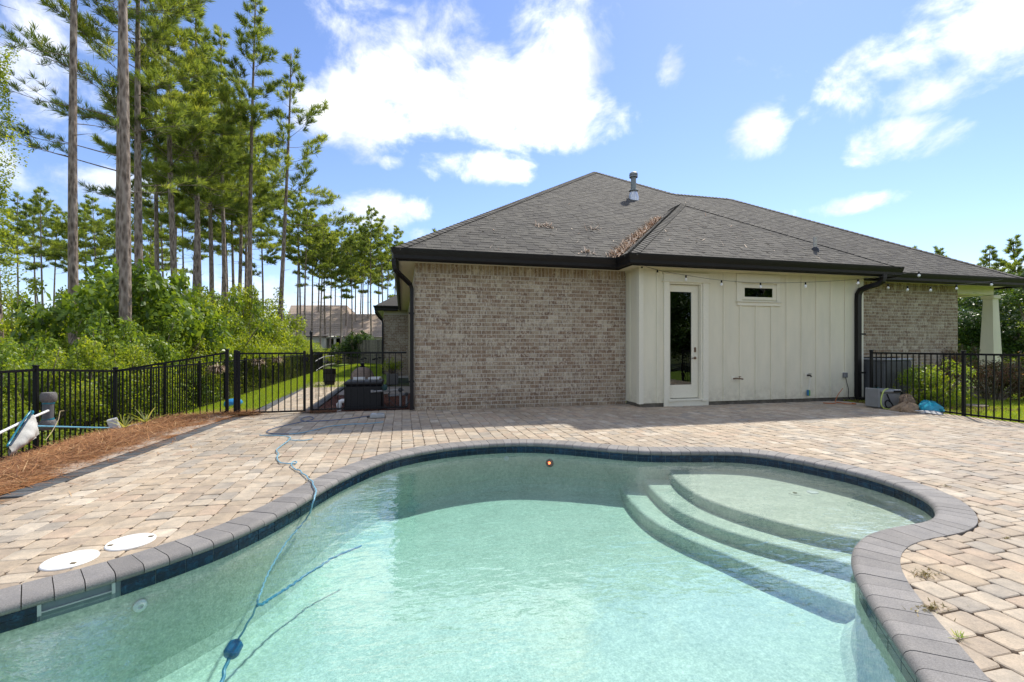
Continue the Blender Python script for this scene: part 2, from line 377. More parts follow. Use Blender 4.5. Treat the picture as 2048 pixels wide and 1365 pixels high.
class MB:
    def __init__(s): s.v = []; s.f = []; s.t = []
    def add(s, V, Fc, tone=.5):
        b = len(s.v); s.v += [tuple(map(float, p)) for p in V]; s.f += [tuple(i+b for i in f) for f in Fc]; s.t += [tone]*len(Fc); return s
    def box(s, x0, x1, y0, y1, z0, z1, tone=.5):
        V = [(x0,y0,z0),(x1,y0,z0),(x1,y1,z0),(x0,y1,z0),(x0,y0,z1),(x1,y0,z1),(x1,y1,z1),(x0,y1,z1)]
        return s.add(V, [(0,3,2,1),(4,5,6,7),(0,1,5,4),(1,2,6,5),(2,3,7,6),(3,0,4,7)], tone)
    def cbox(s, x0, x1, y0, y1, z0, z1, c=.01, tone=.5):        # box with all edges chamfered
        V = []; idx = {}
        for ix, X in enumerate((x0, x1)):
            for iy, Y in enumerate((y0, y1)):
                for iz, Z in enumerate((z0, z1)):
                    sx, sy, sz = (1-2*ix)*c, (1-2*iy)*c, (1-2*iz)*c
                    for a, p in enumerate(((X, Y+sy, Z+sz), (X+sx, Y, Z+sz), (X+sx, Y+sy, Z))):
                        idx[(ix, iy, iz, a)] = len(V); V.append(p)
        Fc = []
        g = lambda *k: idx[k]
        for i in (0, 1):
            Fc += [(g(i,0,0,0), g(i,1,0,0), g(i,1,1,0), g(i,0,1,0)), (g(0,i,0,1), g(1,i,0,1), g(1,i,1,1), g(0,i,1,1)), (g(0,0,i,2), g(1,0,i,2), g(1,1,i,2), g(0,1,i,2))]
            for j in (0, 1):
                Fc += [(g(i,j,0,0), g(i,j,1,0), g(i,j,1,1), g(i,j,0,1)), (g(i,0,j,0), g(i,1,j,0), g(i,1,j,2), g(i,0,j,2)), (g(0,i,j,1), g(1,i,j,1), g(1,i,j,2), g(0,i,j,2))]
                for k in (0, 1): Fc.append((g(i,j,k,0), g(i,j,k,1), g(i,j,k,2)))
        return s.add(V, Fc, tone)
    def tube(s, P, r, n=8, cap=True, tone=.5):
        P = [Vector(p) for p in P]; rr = r if isinstance(r, (list, tuple)) else [r]*len(P)
        V = []; Fc = []; prev = None
        for i, p in enumerate(P):
            d = (P[min(i+1, len(P)-1)]-P[max(i-1, 0)])
            d = d.normalized() if d.length > 1e-9 else Vector((0, 0, 1))
            if prev is None:
                a = Vector((0, 0, 1)) if abs(d.z) < .9 else Vector((1, 0, 0))
            else: a = prev
            u = (a-d*a.dot(d)).normalized(); w = d.cross(u); prev = u
            for k in range(n):
                an = 2*math.pi*k/n; V.append(p+(u*math.cos(an)+w*math.sin(an))*rr[i])
        for i in range(len(P)-1):
            for k in range(n):
                Fc.append((i*n+k, i*n+(k+1) % n, (i+1)*n+(k+1) % n, (i+1)*n+k))
        if cap: Fc += [tuple(range(n-1, -1, -1)), tuple((len(P)-1)*n+k for k in range(n))]
        return s.add(V, Fc, tone)
    def lathe(s, prof, c=(0, 0, 0), n=20, axis=None, tone=.5):
        V = []; Fc = []; c = Vector(c)
        q = Vector((0, 0, 1)).rotation_difference(Vector(axis)) if axis is not None else None
        for (r, z) in prof:
            for k in range(n):
                p = Vector((r*math.cos(2*math.pi*k/n), r*math.sin(2*math.pi*k/n), z))
                if q: p = q @ p
                V.append(c+p)
        for i in range(len(prof)-1):
            for k in range(n): Fc.append((i*n+k, i*n+(k+1) % n, (i+1)*n+(k+1) % n, (i+1)*n+k))
        Fc += [tuple(range(n-1, -1, -1)), tuple((len(prof)-1)*n+k for k in range(n))]
        return s.add(V, Fc, tone)
    def sheet(s, P, tone=.5): return s.add(P, [tuple(range(len(P)))], tone)
    def prism(s, P, z0, z1, tone=.5):
        n = len(P); V = [(p[0], p[1], z0) for p in P]+[(p[0], p[1], z1) for p in P]
        Fc = [tuple(range(n-1, -1, -1)), tuple(range(n, 2*n))]+[(i, (i+1) % n, n+(i+1) % n, n+i) for i in range(n)]
        return s.add(V, Fc, tone)
    def build(s, name, mat, parent=None, smooth=False, label=None, cat=None, group=None, kind=None, loc=None):
        o_ = Vector(loc) if loc is not None else worigin(parent)
        me = meshdata(name, [tuple(Vector(p)-o_) for p in s.v], s.f, s.t, mat)
        if smooth:
            me.polygons.foreach_set('use_smooth', [True]*len(me.polygons))
            try: me.set_sharp_from_angle(angle=math.radians(smooth if smooth > 1 else 45))
            except Exception: pass
        ob = place(name, me, parent, o_)
        return tagp(ob, label, cat, group, kind)
def npobj(name, V, Fc, tone, mat, parent=None, label=None, cat=None, group=None, kind=None, loc=None):
    o_ = np.array(loc if loc is not None else worigin(parent))
    me = meshdata(name, V-o_, Fc, tone, mat)
    return tagp(place(name, me, parent, o_), label, cat, group, kind)
def copyobj(src, parent=None, loc=None, rz=0., sc=1., name=None):
    o = src.copy(); COL.objects.link(o)
    if parent: o.parent = parent
    return o

def spline(P, step=.05, closed=True):
    P = [np.array(p, float) for p in P]; n = len(P); out = []
    for i in range(n if closed else n-1):
        if closed: a, b, c, d = P[(i-1) % n], P[i], P[(i+1) % n], P[(i+2) % n]
        else: a, b, c, d = P[max(i-1, 0)], P[i], P[i+1], P[min(i+2, n-1)]
        m = max(2, int(np.linalg.norm(c-b)/step*1.5))
        for k in range(m):
            t = k/m; out.append(.5*((2*b)+(-a+c)*t+(2*a-5*b+4*c-d)*t*t+(-a+3*b-3*c+d)*t**3))
    if not closed: out.append(P[-1])
    return np.array(out)
def resample(C, n, closed=True):
    D = np.vstack([C, C[:1]]) if closed else C
    L = np.r_[0, np.cumsum(np.linalg.norm(np.diff(D, axis=0), axis=1))]
    t = np.linspace(0, L[-1], n, endpoint=not closed)
    return np.stack([np.interp(t, L, D[:, k]) for k in range(D.shape[1])], 1), L[-1]

# ------------------------------------------------------------------ pool outline (outer edge of the coping)
OUT = [(-2.22,3.0),(-2.05,3.10),(-1.97,3.165),(-1.86,3.23),(-1.68,3.37),(-1.49,3.56),(-1.38,3.68),(-1.28,3.84),(-1.12,4.16),(-.98,4.56),(-.82,4.95),(-.58,5.38),
 (-.29,5.77),(.14,6.08),(.55,6.24),(.97,6.32),(1.45,6.32),(1.90,6.20),(2.35,5.93),(2.81,5.58),(3.13,5.40),(3.62,5.28),(4.07,5.16),(4.38,4.98),(4.58,4.73),(4.72,4.43),(4.85,4.02),
 (4.89,3.71),(4.86,3.38),(4.78,3.12),(4.66,2.90),(4.49,2.71),(4.30,2.56),(4.12,2.46),(3.87,2.39),(3.55,2.37),(3.30,2.33),(3.09,2.24),(2.93,2.13),(2.81,2.02),(2.71,1.91),(2.59,1.76),
 (2.48,1.61),(2.35,1.43),(2.25,1.29),(2.05,1.02),(1.75,.80),(1.2,.66),(.4,.6),(-.5,.62),(-1.4,.78),(-2.1,1.15),(-2.6,1.75),(-2.65,2.35),(-2.45,2.80)]
CUR, PL = resample(spline(OUT), 420)
def smooth_closed(C, it):
    for _ in range(it): C = .25*np.roll(C, 1, 0)+.5*C+.25*np.roll(C, -1, 0)
    return C
CUR = smooth_closed(CUR, 8); CUR, PL = resample(CUR, 420)
area = .5*np.sum(CUR[:, 0]*np.roll(CUR[:, 1], -1)-np.roll(CUR[:, 0], -1)*CUR[:, 1])
if area < 0: CUR = CUR[::-1].copy()
def normals_in(C):
    t = np.roll(C, -1, 0)-np.roll(C, 1, 0); t /= np.linalg.norm(t, axis=1)[:, None]
    return np.stack([-t[:, 1], t[:, 0]], 1)
NIN = smooth_closed(normals_in(CUR), 3); NIN /= np.linalg.norm(NIN, axis=1)[:, None]
def off(w): return CUR+NIN*w
def inside(C, p):
    x, y = p; c = False; X = C[:, 0]; Y = C[:, 1]; X2 = np.roll(X, -1); Y2 = np.roll(Y, -1)
    m = (Y > y) != (Y2 > y)
    xs = X[m]+(y-Y[m])*(X2[m]-X[m])/(Y2[m]-Y[m])
    return bool(np.sum(xs > x) % 2)

# ------------------------------------------------------------------ ground, lawns, beds
def grid_surface(name, xs, ys, zf, mat, parent=None, kind='structure', label=None):
    V = np.array([(x, y, zf(x, y)) for y in ys for x in xs]); nx = len(xs)
    Fc = np.array([(j*nx+i, j*nx+i+1, (j+1)*nx+i+1, (j+1)*nx+i) for j in range(len(ys)-1) for i in range(nx-1)])
    me = meshdata(name, V, Fc, None, mat, True); o = place(name, me, parent); tagp(o, label, None, None, kind); return o
def hole_ground():
    # one sheet to the horizon, open where the pool is sunk
    outer = [(-700,-700),(700,-700),(700,900),(-700,900)]
    hole = [tuple(p) for p in off(.02)][::-2]
    tri = tessellate_polygon([[Vector((x, y, 0)) for x, y in outer], [Vector((x, y, 0)) for x, y in hole]])
    V = [(x, y, -.48) for x, y in outer+hole]
    MBb = MB(); MBb.add(V, [tuple(t) for t in tri]); return MBb.build('ground', GROUND, kind='structure')
hole_ground()
def wob(x, y): return .02*math.sin(2.1*x+1.3*y)+.015*math.sin(3.7*x-2.9*y+1)
def z_side(x, y):
    t = min(1, max(0, (-3.05-x)/2.2)); return -.015-.30*t*t*(3-2*t)
side_lawn = grid_surface('side_lawn', np.linspace(-5.6, -3.02, 14), np.linspace(9.72, 46, 60), lambda x, y: z_side(x, y)+wob(x, y)*.4, LAWN)
back_lawn = grid_surface('back_lawn', np.linspace(-3.02, -.6, 8), np.linspace(15.5, 46, 40), lambda x, y: -.02+wob(x, y)*.3, LAWN)
right_lawn = grid_surface('right_lawn', np.linspace(10.44, 40, 40), np.linspace(-4, 40, 50), lambda x, y: -.03+wob(x, y)*.4-.02*max(0, x-14), LAWN)
def z_mulch(x, y):
    t = min(1, max(0, (-3.42-x)/1.75)); b = .03*math.exp(-((x+3.5)**2+(y-9.75)**2)/.25)
    return .006+.05*math.sin(math.pi*min(1, t*1.4))*.6-.20*t*t+b*1.2+wob(x*2, y*2)*.5*min(1, 4*t)
def bx(y):                                              # outer edge of the charcoal border
    return float(np.interp(y, [-2, 3, 4, 5, 6, 7.2, 8.4, 9.3, 9.75], [-3.9, -3.72, -3.58, -3.46, -3.36, -3.28, -3.21, -3.12, -2.98]))
def mulch_bed():
    V = []; nx = 16; ys = np.linspace(-3, 9.74, 60)
    for y in ys:
        for i in range(nx):
            x = bx(y)+.005+(-5.16-bx(y))*i/(nx-1); V.append((x, y, z_mulch(x, y)))
    V = np.array(V); Fc = np.array([(j*nx+i+1, j*nx+i, (j+1)*nx+i, (j+1)*nx+i+1) for j in range(len(ys)-1) for i in range(nx-1)])
    return tagp(place('mulch_bed', meshdata('mulch_bed', V, Fc, None, STRAWBED, True)), kind='structure')
mulch_bed()
def strips(P, D, Ln, wd, lift=.0):
    n = len(P); up = np.array([0, 0, 1.]); sd = np.cross(D, up); sd /= np.linalg.norm(sd, axis=1)[:, None]+1e-9
    a = P; b = P+D*Ln[:, None]
    V = np.stack([a-sd*wd[:, None], a+sd*wd[:, None], b+sd*wd[:, None]*.4, b-sd*wd[:, None]*.4], 1).reshape(-1, 3)
    return V, np.arange(4*n).reshape(n, 4)
def pine_straw():
    n = 30000; y = RN.uniform(1.5, 9.75, n); t = RN.uniform(0, 1, n)**.9
    x = np.array([bx(v) for v in y]); x = x+.02+(-5.12-x)*t
    keep = RN.uniform(size=n) < np.where(t < .14, .45, 1.); x, y = x[keep], y[keep]
    # a small drift of straw against the gate post, and a bit by the latch post
    x = np.r_[x, RN.normal(-3.12, .2, 1500), RN.normal(-1.62, .16, 500)]; y = np.r_[y, RN.normal(9.72, .12, 1500), RN.normal(9.70, .06, 500)]
    # strays that have blown over the border onto the pavers
    ys_ = RN.uniform(2.5, 9.5, 130); x = np.r_[x, np.array([bx(v) for v in ys_])+np.abs(RN.normal(0, .34, 130))]; y = np.r_[y, ys_]
    n = len(x)
    z = np.array([.008 if a > bx(b)-.01 and b < 9.5 else z_mulch(a, b) if a < -3.0 else .02+.05*math.exp(-((a+3.12)**2+(b-9.72)**2)/.03) for a, b in zip(x, y)])+RN.uniform(.0, .028, n)*np.array([0 if a > bx(b)-.01 and b < 9.5 else 1 for a, b in zip(x, y)])
    az = RN.normal(.5, .9, n)+np.where(RN.uniform(size=n) < .3, 1.6, 0); el = RN.normal(0, .16, n)*np.array([.1 if a > bx(b)-.01 and b < 9.5 else 1 for a, b in zip(x, y)])
    D = np.stack([np.cos(az)*np.cos(el), np.sin(az)*np.cos(el), np.sin(el)], 1)
    V, Fc = strips(np.stack([x, y, z], 1), D, RN.uniform(.12, .28, n), RN.uniform(.002, .0042, n))
    npobj('pine_straw', V, Fc, np.clip(RN.normal(.5, .25, n), 0, 1), STRAWM, kind='stuff', label='rust brown pine straw spread along the black fence', cat='pine straw')
pine_straw()
def grass(name, n, fx, fy, fz, h, label, lo=0.):
    x = fx(n); y = fy(n); z = np.array([fz(a, b) for a, b in zip(x, y)])
    az = RN.uniform(0, 2*np.pi, n); ln = RN.normal(0, .35, (n, 2)); hh = h*RN.uniform(.55, 1.25, n); w = RN.uniform(.004, .009, n)
    P = np.stack([x, y, z-.005], 1); sd = np.stack([np.cos(az), np.sin(az), 0*az], 1)*w[:, None]
    T = P+np.stack([ln[:, 0]*hh, ln[:, 1]*hh, hh], 1)
    V = np.stack([P-sd, P+sd, T], 1).reshape(-1, 3)
    npobj(name, V, np.arange(3*n).reshape(n, 3), np.clip(RN.normal(.5+lo, .25, n), 0, 1), GRASS, kind='stuff', label=label, cat='grass')
grass('grass', 60000, lambda n: RN.uniform(-5.5, -3.02, n), lambda n: 9.85+RN.uniform(0, 1, n)**1.6*26, z_side, .075, 'sunlit side yard grass behind the black gate')
grass('grass', 22000, lambda n: RN.uniform(-3.02, -.9, n), lambda n: 15.6+RN.uniform(0, 1, n)**1.3*22, lambda a, b: -.02, .07, 'bright lawn beyond the black equipment box')
grass('grass', 45000, lambda n: 10.5+RN.uniform(0, 1, n)**1.3*9, lambda n: RN.uniform(4.0, 9.4, n), lambda a, b: -.03-.02*max(0, a-14), .06, 'vivid green lawn behind the right hand black fence', .15)

# ------------------------------------------------------------------ patio and its pavers
patio_poly = [(-3.9,-3),(10.36,-3),(10.36,7.0),(10.6,7.6),(11.0,8.9),(4.9,9.0),(4.9,9.6),(.3,9.6),(.2,9.80),(-3.3,9.80),(-3.75,4.5),(-3.9,3)]
def patio():
    hole = [tuple(p) for p in off(.10)][::-2]
    tri = tessellate_polygon([[Vector((x, y, 0)) for x, y in patio_poly], [Vector((x, y, 0)) for x, y in hole]])
    m = MB(); m.add([(x, y, -.016) for x, y in patio_poly+hole], [tuple(t) for t in tri])
    return m.build('patio', SAND, kind='structure')
PATIO = patio()
def clip_half(P, p0, n):                                  # keep the side where (p-p0).n >= 0
    o = []; k = len(P)
    for i in range(k):
        a, b = P[i], P[(i+1) % k]; da = (a[0]-p0[0])*n[0]+(a[1]-p0[1])*n[1]; db = (b[0]-p0[0])*n[0]+(b[1]-p0[1])*n[1]
        if da >= 0: o.append(a)
        if (da >= 0) != (db >= 0):
            t = da/(da-db); o.append((a[0]+(b[0]-a[0])*t, a[1]+(b[1]-a[1])*t))
    return o
def slab(P, z, h=.03, ch=.0055, tilt=(0, 0)):
    """paver from a convex outline: chamfered top, sides"""
    n = len(P); cx = sum(p[0] for p in P)/n; cy = sum(p[1] for p in P)/n
    r = max(.02, min(math.hypot(p[0]-cx, p[1]-cy) for p in P)); k = 1-ch*1.3/r
    zt = lambda x, y: z+(x-cx)*tilt[0]+(y-cy)*tilt[1]
    V = [(cx+(p[0]-cx)*k, cy+(p[1]-cy)*k, zt(*p)) for p in P]+[(p[0], p[1], zt(*p)-ch*.75) for p in P]+[(p[0], p[1], z-h) for p in P]
    Fc = [tuple(range(n))]
    for i in range(n):
        j = (i+1) % n; Fc += [(n+i, n+j, j, i), (2*n+i, 2*n+j, n+j, n+i)]
    return V, Fc
def parea(P): return .5*abs(sum(P[i][0]*P[(i+1) % len(P)][1]-P[(i+1) % len(P)][0]*P[i][1] for i in range(len(P))))
def weight(c, a, nrm=None):
    q = pj(c)
    if q is None or not (-20 < q[0] < 2068 and -20 < q[1] < 1385): return 0
    d = np.asarray(c)-O; L = np.linalg.norm(d)
    cosv = abs(d[2])/L if nrm is None else max(0, -(d @ nrm)/L)
    return a*cosv/(q[2]**2)*(L/q[2])
def pavers():
    items = []
    OUTF = CUR
    def emit(P, tone):
        cx = sum(p[0] for p in P)/len(P); cy = sum(p[1] for p in P)/len(P)
        ds = np.hypot(CUR[:, 0]-cx, CUR[:, 1]-cy); i = int(ds.argmin())
        if ds[i] < .26:
            P = clip_half(P, CUR[i]+NIN[i]*.010, -NIN[i])
            for sh in (-3, 3):
                j = (i+sh) % len(CUR)
                if len(P) >= 3 and np.dot(CUR[j]-CUR[i], NIN[i]) > .002: P = clip_half(P, CUR[j]+NIN[j]*.010, -NIN[j])
            if len(P) < 3 or parea(P) < .0012: return
        elif inside(CUR, (cx, cy)): return
        # border on the left
        y0 = cy; xb = bx(y0)+.205; xb2 = bx(y0+.1)+.205; nb = np.array([.1, -(xb2-xb)]); nb /= np.linalg.norm(nb)
        if cx < xb+.3:
            P = clip_half(P, (xb+.004, y0), nb)
            if len(P) < 3 or parea(P) < .0012: return
        cx = sum(p[0] for p in P)/len(P); cy = sum(p[1] for p in P)/len(P)
        for (lx, ly) in ((-1.997, 3.372), (-1.781, 3.588)):
            if math.hypot(cx-lx, cy-ly) < .05: return
        items.append((P, cx, cy, tone))
    x = -4.0; row = 0
    while x < 10.36:
        w = R.choice((.158, .158, .178, .146)); x1 = min(x+w, 10.36); y = -1.2-R.random()*.2
        ymax = 9.755 if x < .22 else (9.56 if x < 4.97 else (8.93 if x < 10.0 else 8.9))
        while y < ymax:
            l = R.choices((.125, .165, .165, .245, .205), (2, 4, 3, 3, 2))[0]; y1 = min(y+l, ymax)
            if y1-y > .03:
                g = .0026; j = lambda: R.uniform(-.0022, .0022); rc = min(.016, (y1-y)*.2)
                a, b, c, d = x+g+j(), x1-g+j(), y+g+j(), y1-g+j()
                P = [(a+rc, c), (b-rc, c+j()), (b, c+rc), (b+j(), d-rc), (b-rc, d), (a+rc, d+j()), (a, d-rc), (a+j(), c+rc)]
                emit(P, R.random())
            y = y1
        x = x1; row += 1
    # gap fillers beside the box wall on the far right
    ws = [(weight((cx, cy, 0), parea(P)), k) for k, (P, cx, cy, t) in enumerate(items)]
    top = set(k for w, k in sorted(ws, reverse=True)[:300] if w > 0)
    cut = [(P, cx, cy) for (P, cx, cy, t) in items]
    rest = MB(); shared = {}
    for k, (P, cx, cy, t) in enumerate(items):
        z = R.uniform(-.0025, .0025); ti = (R.uniform(-.02, .02), R.uniform(-.02, .02))
        V, Fc = slab(P, z, tilt=ti)
        if k in top:
            V = [(a-cx, b-cy, c) for a, b, c in V]
            place('paver', meshdata('paver', V, Fc, [t]*len(Fc), PAVER), PATIO, (cx, cy, 0))
        else: rest.add(V, Fc, t)
    rest.build('pavers', PAVER, PATIO, kind='stuff')
pavers()
def border():
    y = -1.0; k = 0
    while y < 9.62:
        y1 = y+.152; P = [(bx(y+.003), y+.003), (bx(y+.003)+.2, y+.003), (bx(y1-.003)+.2, y1-.003), (bx(y1-.003), y1-.003)]
        V, Fc = slab(P, R.uniform(0, .004)); cx, cy = P[0]
        q = pj((cx, cy, 0)); 
        if q and q[0] > -30: place('border_paver', meshdata('border_paver', [(a-cx, b-cy, c) for a, b, c in V], Fc, [R.random()]*len(Fc), BORDER), PATIO, (cx, cy, 0))
        y = y1
border()

# ------------------------------------------------------------------ pool
WZ = -.110
def floor_z(x, y): return -.60-.055*max(0., 2.3-x)+.0*y
POOL = None
def pool():
    global POOL
    ring = off(.222); n = len(ring); m = MB(); V = []; Fc = []
    lv = [(.222, lambda x, y: -.04), (.222, lambda x, y: floor_z(x, y)+.16), (.245, lambda x, y: floor_z(x, y)+.07), (.30, lambda x, y: floor_z(x, y)+.015), (.37, floor_z)]
    for w, zf in lv:
        for p in off(w): V.append((p[0], p[1], zf(*p)))
    for k in range(len(lv)-1):
        for i in range(n):
            j = (i+1) % n; Fc.append((k*n+i, k*n+j, (k+1)*n+j, (k+1)*n+i))
    m.add(V, Fc); b = (len(lv)-1)*n
    tri = tessellate_polygon([[Vector(v) for v in V[b:]]])
    m.f += [tuple(b+i for i in t) for t in tri]; m.t += [.5]*len(tri)
    POOL = m.build('pool_basin', PLASTER, kind='structure')
pool()
def step(curve, z, z0, name):
    C = spline(curve, .06, False); d = np.gradient(C, axis=0); d /= np.linalg.norm(d, axis=1)[:, None]; nr = np.stack([d[:, 1], -d[:, 0]], 1)  # to the left of travel reversed
    if nr[len(nr)//2][0] > 0: nr = -nr
    prof = [(.0, z), (.016, z-.004), (.028, z-.014), (.034, z-.03), (.036, z0)]; V = []; Fc = []; n = len(C)
    for o_, zz in prof:
        for p, q in zip(C, nr): V.append((p[0]+q[0]*o_, p[1]+q[1]*o_, zz))
    for k in range(len(prof)-1):
        for i in range(n-1): Fc.append((k*n+i, k*n+i+1, (k+1)*n+i+1, (k+1)*n+i))
    V += [(5.4, C[-1][1], z), (5.4, C[0][1], z)]
    poly = [Vector(v) for v in V[:n]]+[Vector(V[-2]), Vector(V[-1])]; ids = list(range(n))+[len(V)-2, len(V)-1]
    for t in tessellate_polygon([poly]): Fc.append(tuple(ids[i] for i in t))
    m = MB(); m.add(V, Fc); m.build(name, PLASTER, POOL, smooth=60)
step([(3.66,5.95),(3.46,5.50),(3.28,5.08),(3.12,4.60),(3.07,4.16),(3.14,3.8),(3.25,3.53),(3.41,3.24),(3.64,2.97),(3.95,2.65),(4.2,2.3)], -.25, -.62, 'tanning_ledge')
step([(3.4,6.0),(3.15,5.60),(2.98,5.16),(2.82,4.56),(2.78,4.11),(2.86,3.73),(3.0,3.42),(3.18,3.14),(3.37,2.85),(3.55,2.5),(3.7,2.1)], -.36, -.66, 'pool_step')
step([(3.1,6.1),(2.84,5.6),(2.70,5.20),(2.57,4.67),(2.53,4.18),(2.61,3.77),(2.72,3.45),(2.83,3.09),(2.98,2.7),(3.15,2.3),(3.3,1.9)], -.47, -.70, 'pool_step')
def water():
    P = [tuple(p) for p in off(.19)]; m = MB(); m.prism(P, -1.35, WZ)
    return m.build('water', WATER, kind='structure')
water()
CPROF = [(.003, .004), (.198, .004), (.218, .001), (.234, -.009), (.243, -.024), (.244, -.036), (.236, -.050), (.222, -.056), (.003, -.05)]
def coping():
    npc = int(PL/.1175); L = np.linspace(0, len(CUR), npc+1)
    def at(i, w):
        a = int(i) % len(CUR); b = (a+1) % len(CUR); f = i-int(i)
        p = CUR[a]*(1-f)+CUR[b]*f; q = NIN[a]*(1-f)+NIN[b]*f; q = q/np.linalg.norm(q); return p+q*w
    for k in range(npc):
        a, b = L[k], L[k+1]; gp = .0022*len(CUR)/PL; a += gp; b -= gp; mid = (a+b)/2
        c = at(mid, .12)
        q = pj((c[0], c[1], 0))
        V = []; dz = R.uniform(-.0015, .0015); st = [a, mid, b]
        for s_ in st:
            for w, z in CPROF: p = at(s_, w); V.append((p[0]-c[0], p[1]-c[1], z+dz))
        m_ = len(CPROF); Fc = [(i*m_+j, i*m_+(j+1) % m_, (i+1)*m_+(j+1) % m_, (i+1)*m_+j) for i in range(2) for j in range(m_)]
        Fc += [tuple(range(m_-1, -1, -1)), tuple(2*m_+j for j in range(m_))]
        Fc = [f[::-1] for f in Fc]
        me = meshdata('coping_stone', V, Fc, [R.random()]*len(Fc), COPING)
        me.polygons.foreach_set('use_smooth', [True]*len(me.polygons)); me.set_sharp_from_angle(angle=math.radians(50))
        if q is not None and -60 < q[0] < 2108 and q[1] < 1400: place('coping_stone', me, POOL, (c[0], c[1], 0))
        else: REST.append((me, c))
REST = []
coping()
if REST:
    m = MB()
    for me, c in REST:
        m.add([(v.co.x+c[0], v.co.y+c[1], v.co.z) for v in me.vertices], [tuple(p.vertices) for p in me.polygons])
    m.build('coping_stones', COPING, POOL, kind='stuff')
def on_wall(px, py, z):
    q = gz(px, py, z); i = int(np.hypot(off(.222)[:, 0]-q[0], off(.222)[:, 1]-q[1]).argmin()); return np.array([*off(.228)[i], z]), np.array([*NIN[i], 0.]), i
# waterline tiles, grout showing between
def tiles():
    nt_ = int(PL/.152); g = MB(); n = len(CUR)
    A = off(.2215)
    q_, n_, _ = on_wall(155, 1196, -.10); SKC = q_; SKT = (-n_[1], n_[0])
    def at(i, w):
        a = int(i) % n; b = (a+1) % n; f = i-int(i); return (CUR[a]*(1-f)+CUR[b]*f)+(NIN[a]*(1-f)+NIN[b]*f)*w
    Rst = MB()
    for k in range(nt_):
        a = k*n/nt_+.05; b = (k+1)*n/nt_-.05; mid = (a+b)/2; c = at(mid, .225)
        q = pj((c[0], c[1], -.1)); nn = at(mid, 1.)-at(mid, 0.)
        vis = q is not None and -40 < q[0] < 2090 and q[1] < 1390 and (np.array([c[0], c[1]]) @ nn) < .35
        for (z1, z0) in ((-.058, -.088), (-.091, -.142)):
            if -2.02 < c[0] < -1.66 and 2.9 < c[1] < 3.5 and z1 > -.1 and abs((c[0]-SKC[0])*SKT[0]+(c[1]-SKC[1])*SKT[1]) < .16: continue
            V = []
            for s_ in (a, mid, b):
                p0 = at(s_, .2225); p1 = at(s_, .2285); V += [(p1[0]-c[0], p1[1]-c[1], z0), (p1[0]-c[0], p1[1]-c[1], z1), (p0[0]-c[0], p0[1]-c[1], z1), (p0[0]-c[0], p0[1]-c[1], z0)]
            Fc = [(0,1,5,4),(4,5,9,8),(1,2,6,5),(5,6,10,9),(0,4,7,3),(4,8,11,7),(0,3,2,1),(8,9,10,11)]
            if vis: place('waterline_tile', meshdata('waterline_tile', V, Fc, [R.random()]*8, TILE), POOL, (c[0], c[1], 0))
            else: Rst.add([(v[0]+c[0], v[1]+c[1], v[2]) for v in V], Fc, R.random())
    Rst.build('waterline_tiles', TILE, POOL, kind='stuff')
    m = MB(); B = off(.2235); V = [(p[0], p[1], -.045) for p in B]+[(p[0], p[1], -.145) for p in B]
    m.add(V, [(i, (i+1) % n, n+(i+1) % n, n+i) for i in range(n)]); m.build('tile_grout', simple('tile_grout', (.16,.20,.21), .8, .2), POOL)
tiles()
# skimmer mouth, returns, drain, pool light
c, nn, i0 = on_wall(155, 1196, -.10); tt = Vector((-nn[1], nn[0], 0))
m = MB(); cc = Vector(c); nv = Vector(nn)
sk = thing('skimmer_mouth', 'white skimmer mouth set into the blue tile band', 'pool skimmer', tuple(c))
def wbox(m, c, t, nv, w, d, z0, z1, tone=.5):
    P = [c-t*w-nv*.06, c+t*w-nv*.06, c+t*w+nv*d, c-t*w+nv*d]; m.prism([(p.x, p.y) for p in P], z0, z1, tone)
wbox(m, cc+tt*.15, tt, nv, .008, .0035, -.052, -.112); wbox(m, cc-tt*.15, tt, nv, .008, .0035, -.052, -.112); wbox(m, cc, tt, nv, .142, .003, -.094, -.1)
m.build('frame', simple('shaded_plastic', (.42,.47,.43), .5), sk)
m = MB(); wbox(m, cc, tt, nv, .142, -.012, -.045, -.105); m.build('weir_door', simple('weir_shaded_green', (.20,.27,.235), .5), sk)  # shade of the recess put into the frame and weir colours
c, nn, _ = on_wall(1096, 930, -.27); m = MB()
lt = thing('pool_light', 'round pool light glowing red under the far wall', 'pool light', tuple(c))
m.lathe([(.0, -.02), (.052, -.02), (.055, .0), (.045, .012), (.038, .012)], c+nn*.004, 20, tuple(nn)); m.build('ring', DKGREY, lt, True)
m = MB(); m.lathe([(.018, .0), (.017, .008), (.008, .012)], c+nn*.014+np.array([0, 0, .006]), 14, tuple(nn)); m.build('lens', REDL, lt, True)
for (px, py, z, lb) in ((310, 1252, -.24, 'small white return fitting on the near left pool wall'), (1010, 917, -.22, 'pale blue return fitting under the far coping')):
    c, nn, _ = on_wall(px, py, z); m = MB(); m.lathe([(.0, .0), (.036, .0), (.034, .012), (.014, .02), (.012, .008), (.0, .006)], c, 16, tuple(nn))
    m.build('return_fitting', PVC, smooth=True, label=lb, cat='fitting', loc=c)
c = gz(1590, 988, -.25); rt_ = thing('bubbler_fitting', 'round bubbler with a dark centre in the tanning ledge', 'fitting', tuple(c)); m = MB()
m.lathe([(.0, -.004), (.062, -.004), (.058, .004), (.03, .008)], c, 20); m.build('collar', PLASTER, rt_, True)
m = MB(); m.lathe([(.024, .0), (.02, .013), (.006, .013)], c, 14); m.build('nozzle', simple('olive_rubber', (.09,.085,.03), .6), rt_, True)
c = gz(1625, 985, -.25); m = MB(); m.lathe([(.0, -.003), (.06, -.003), (.055, .006), (.02, .011)], c, 20); m.build('bubbler_plug', WHITE, smooth=True, label='plain white cap in the tanning ledge beside the bubbler', cat='fitting', loc=c)

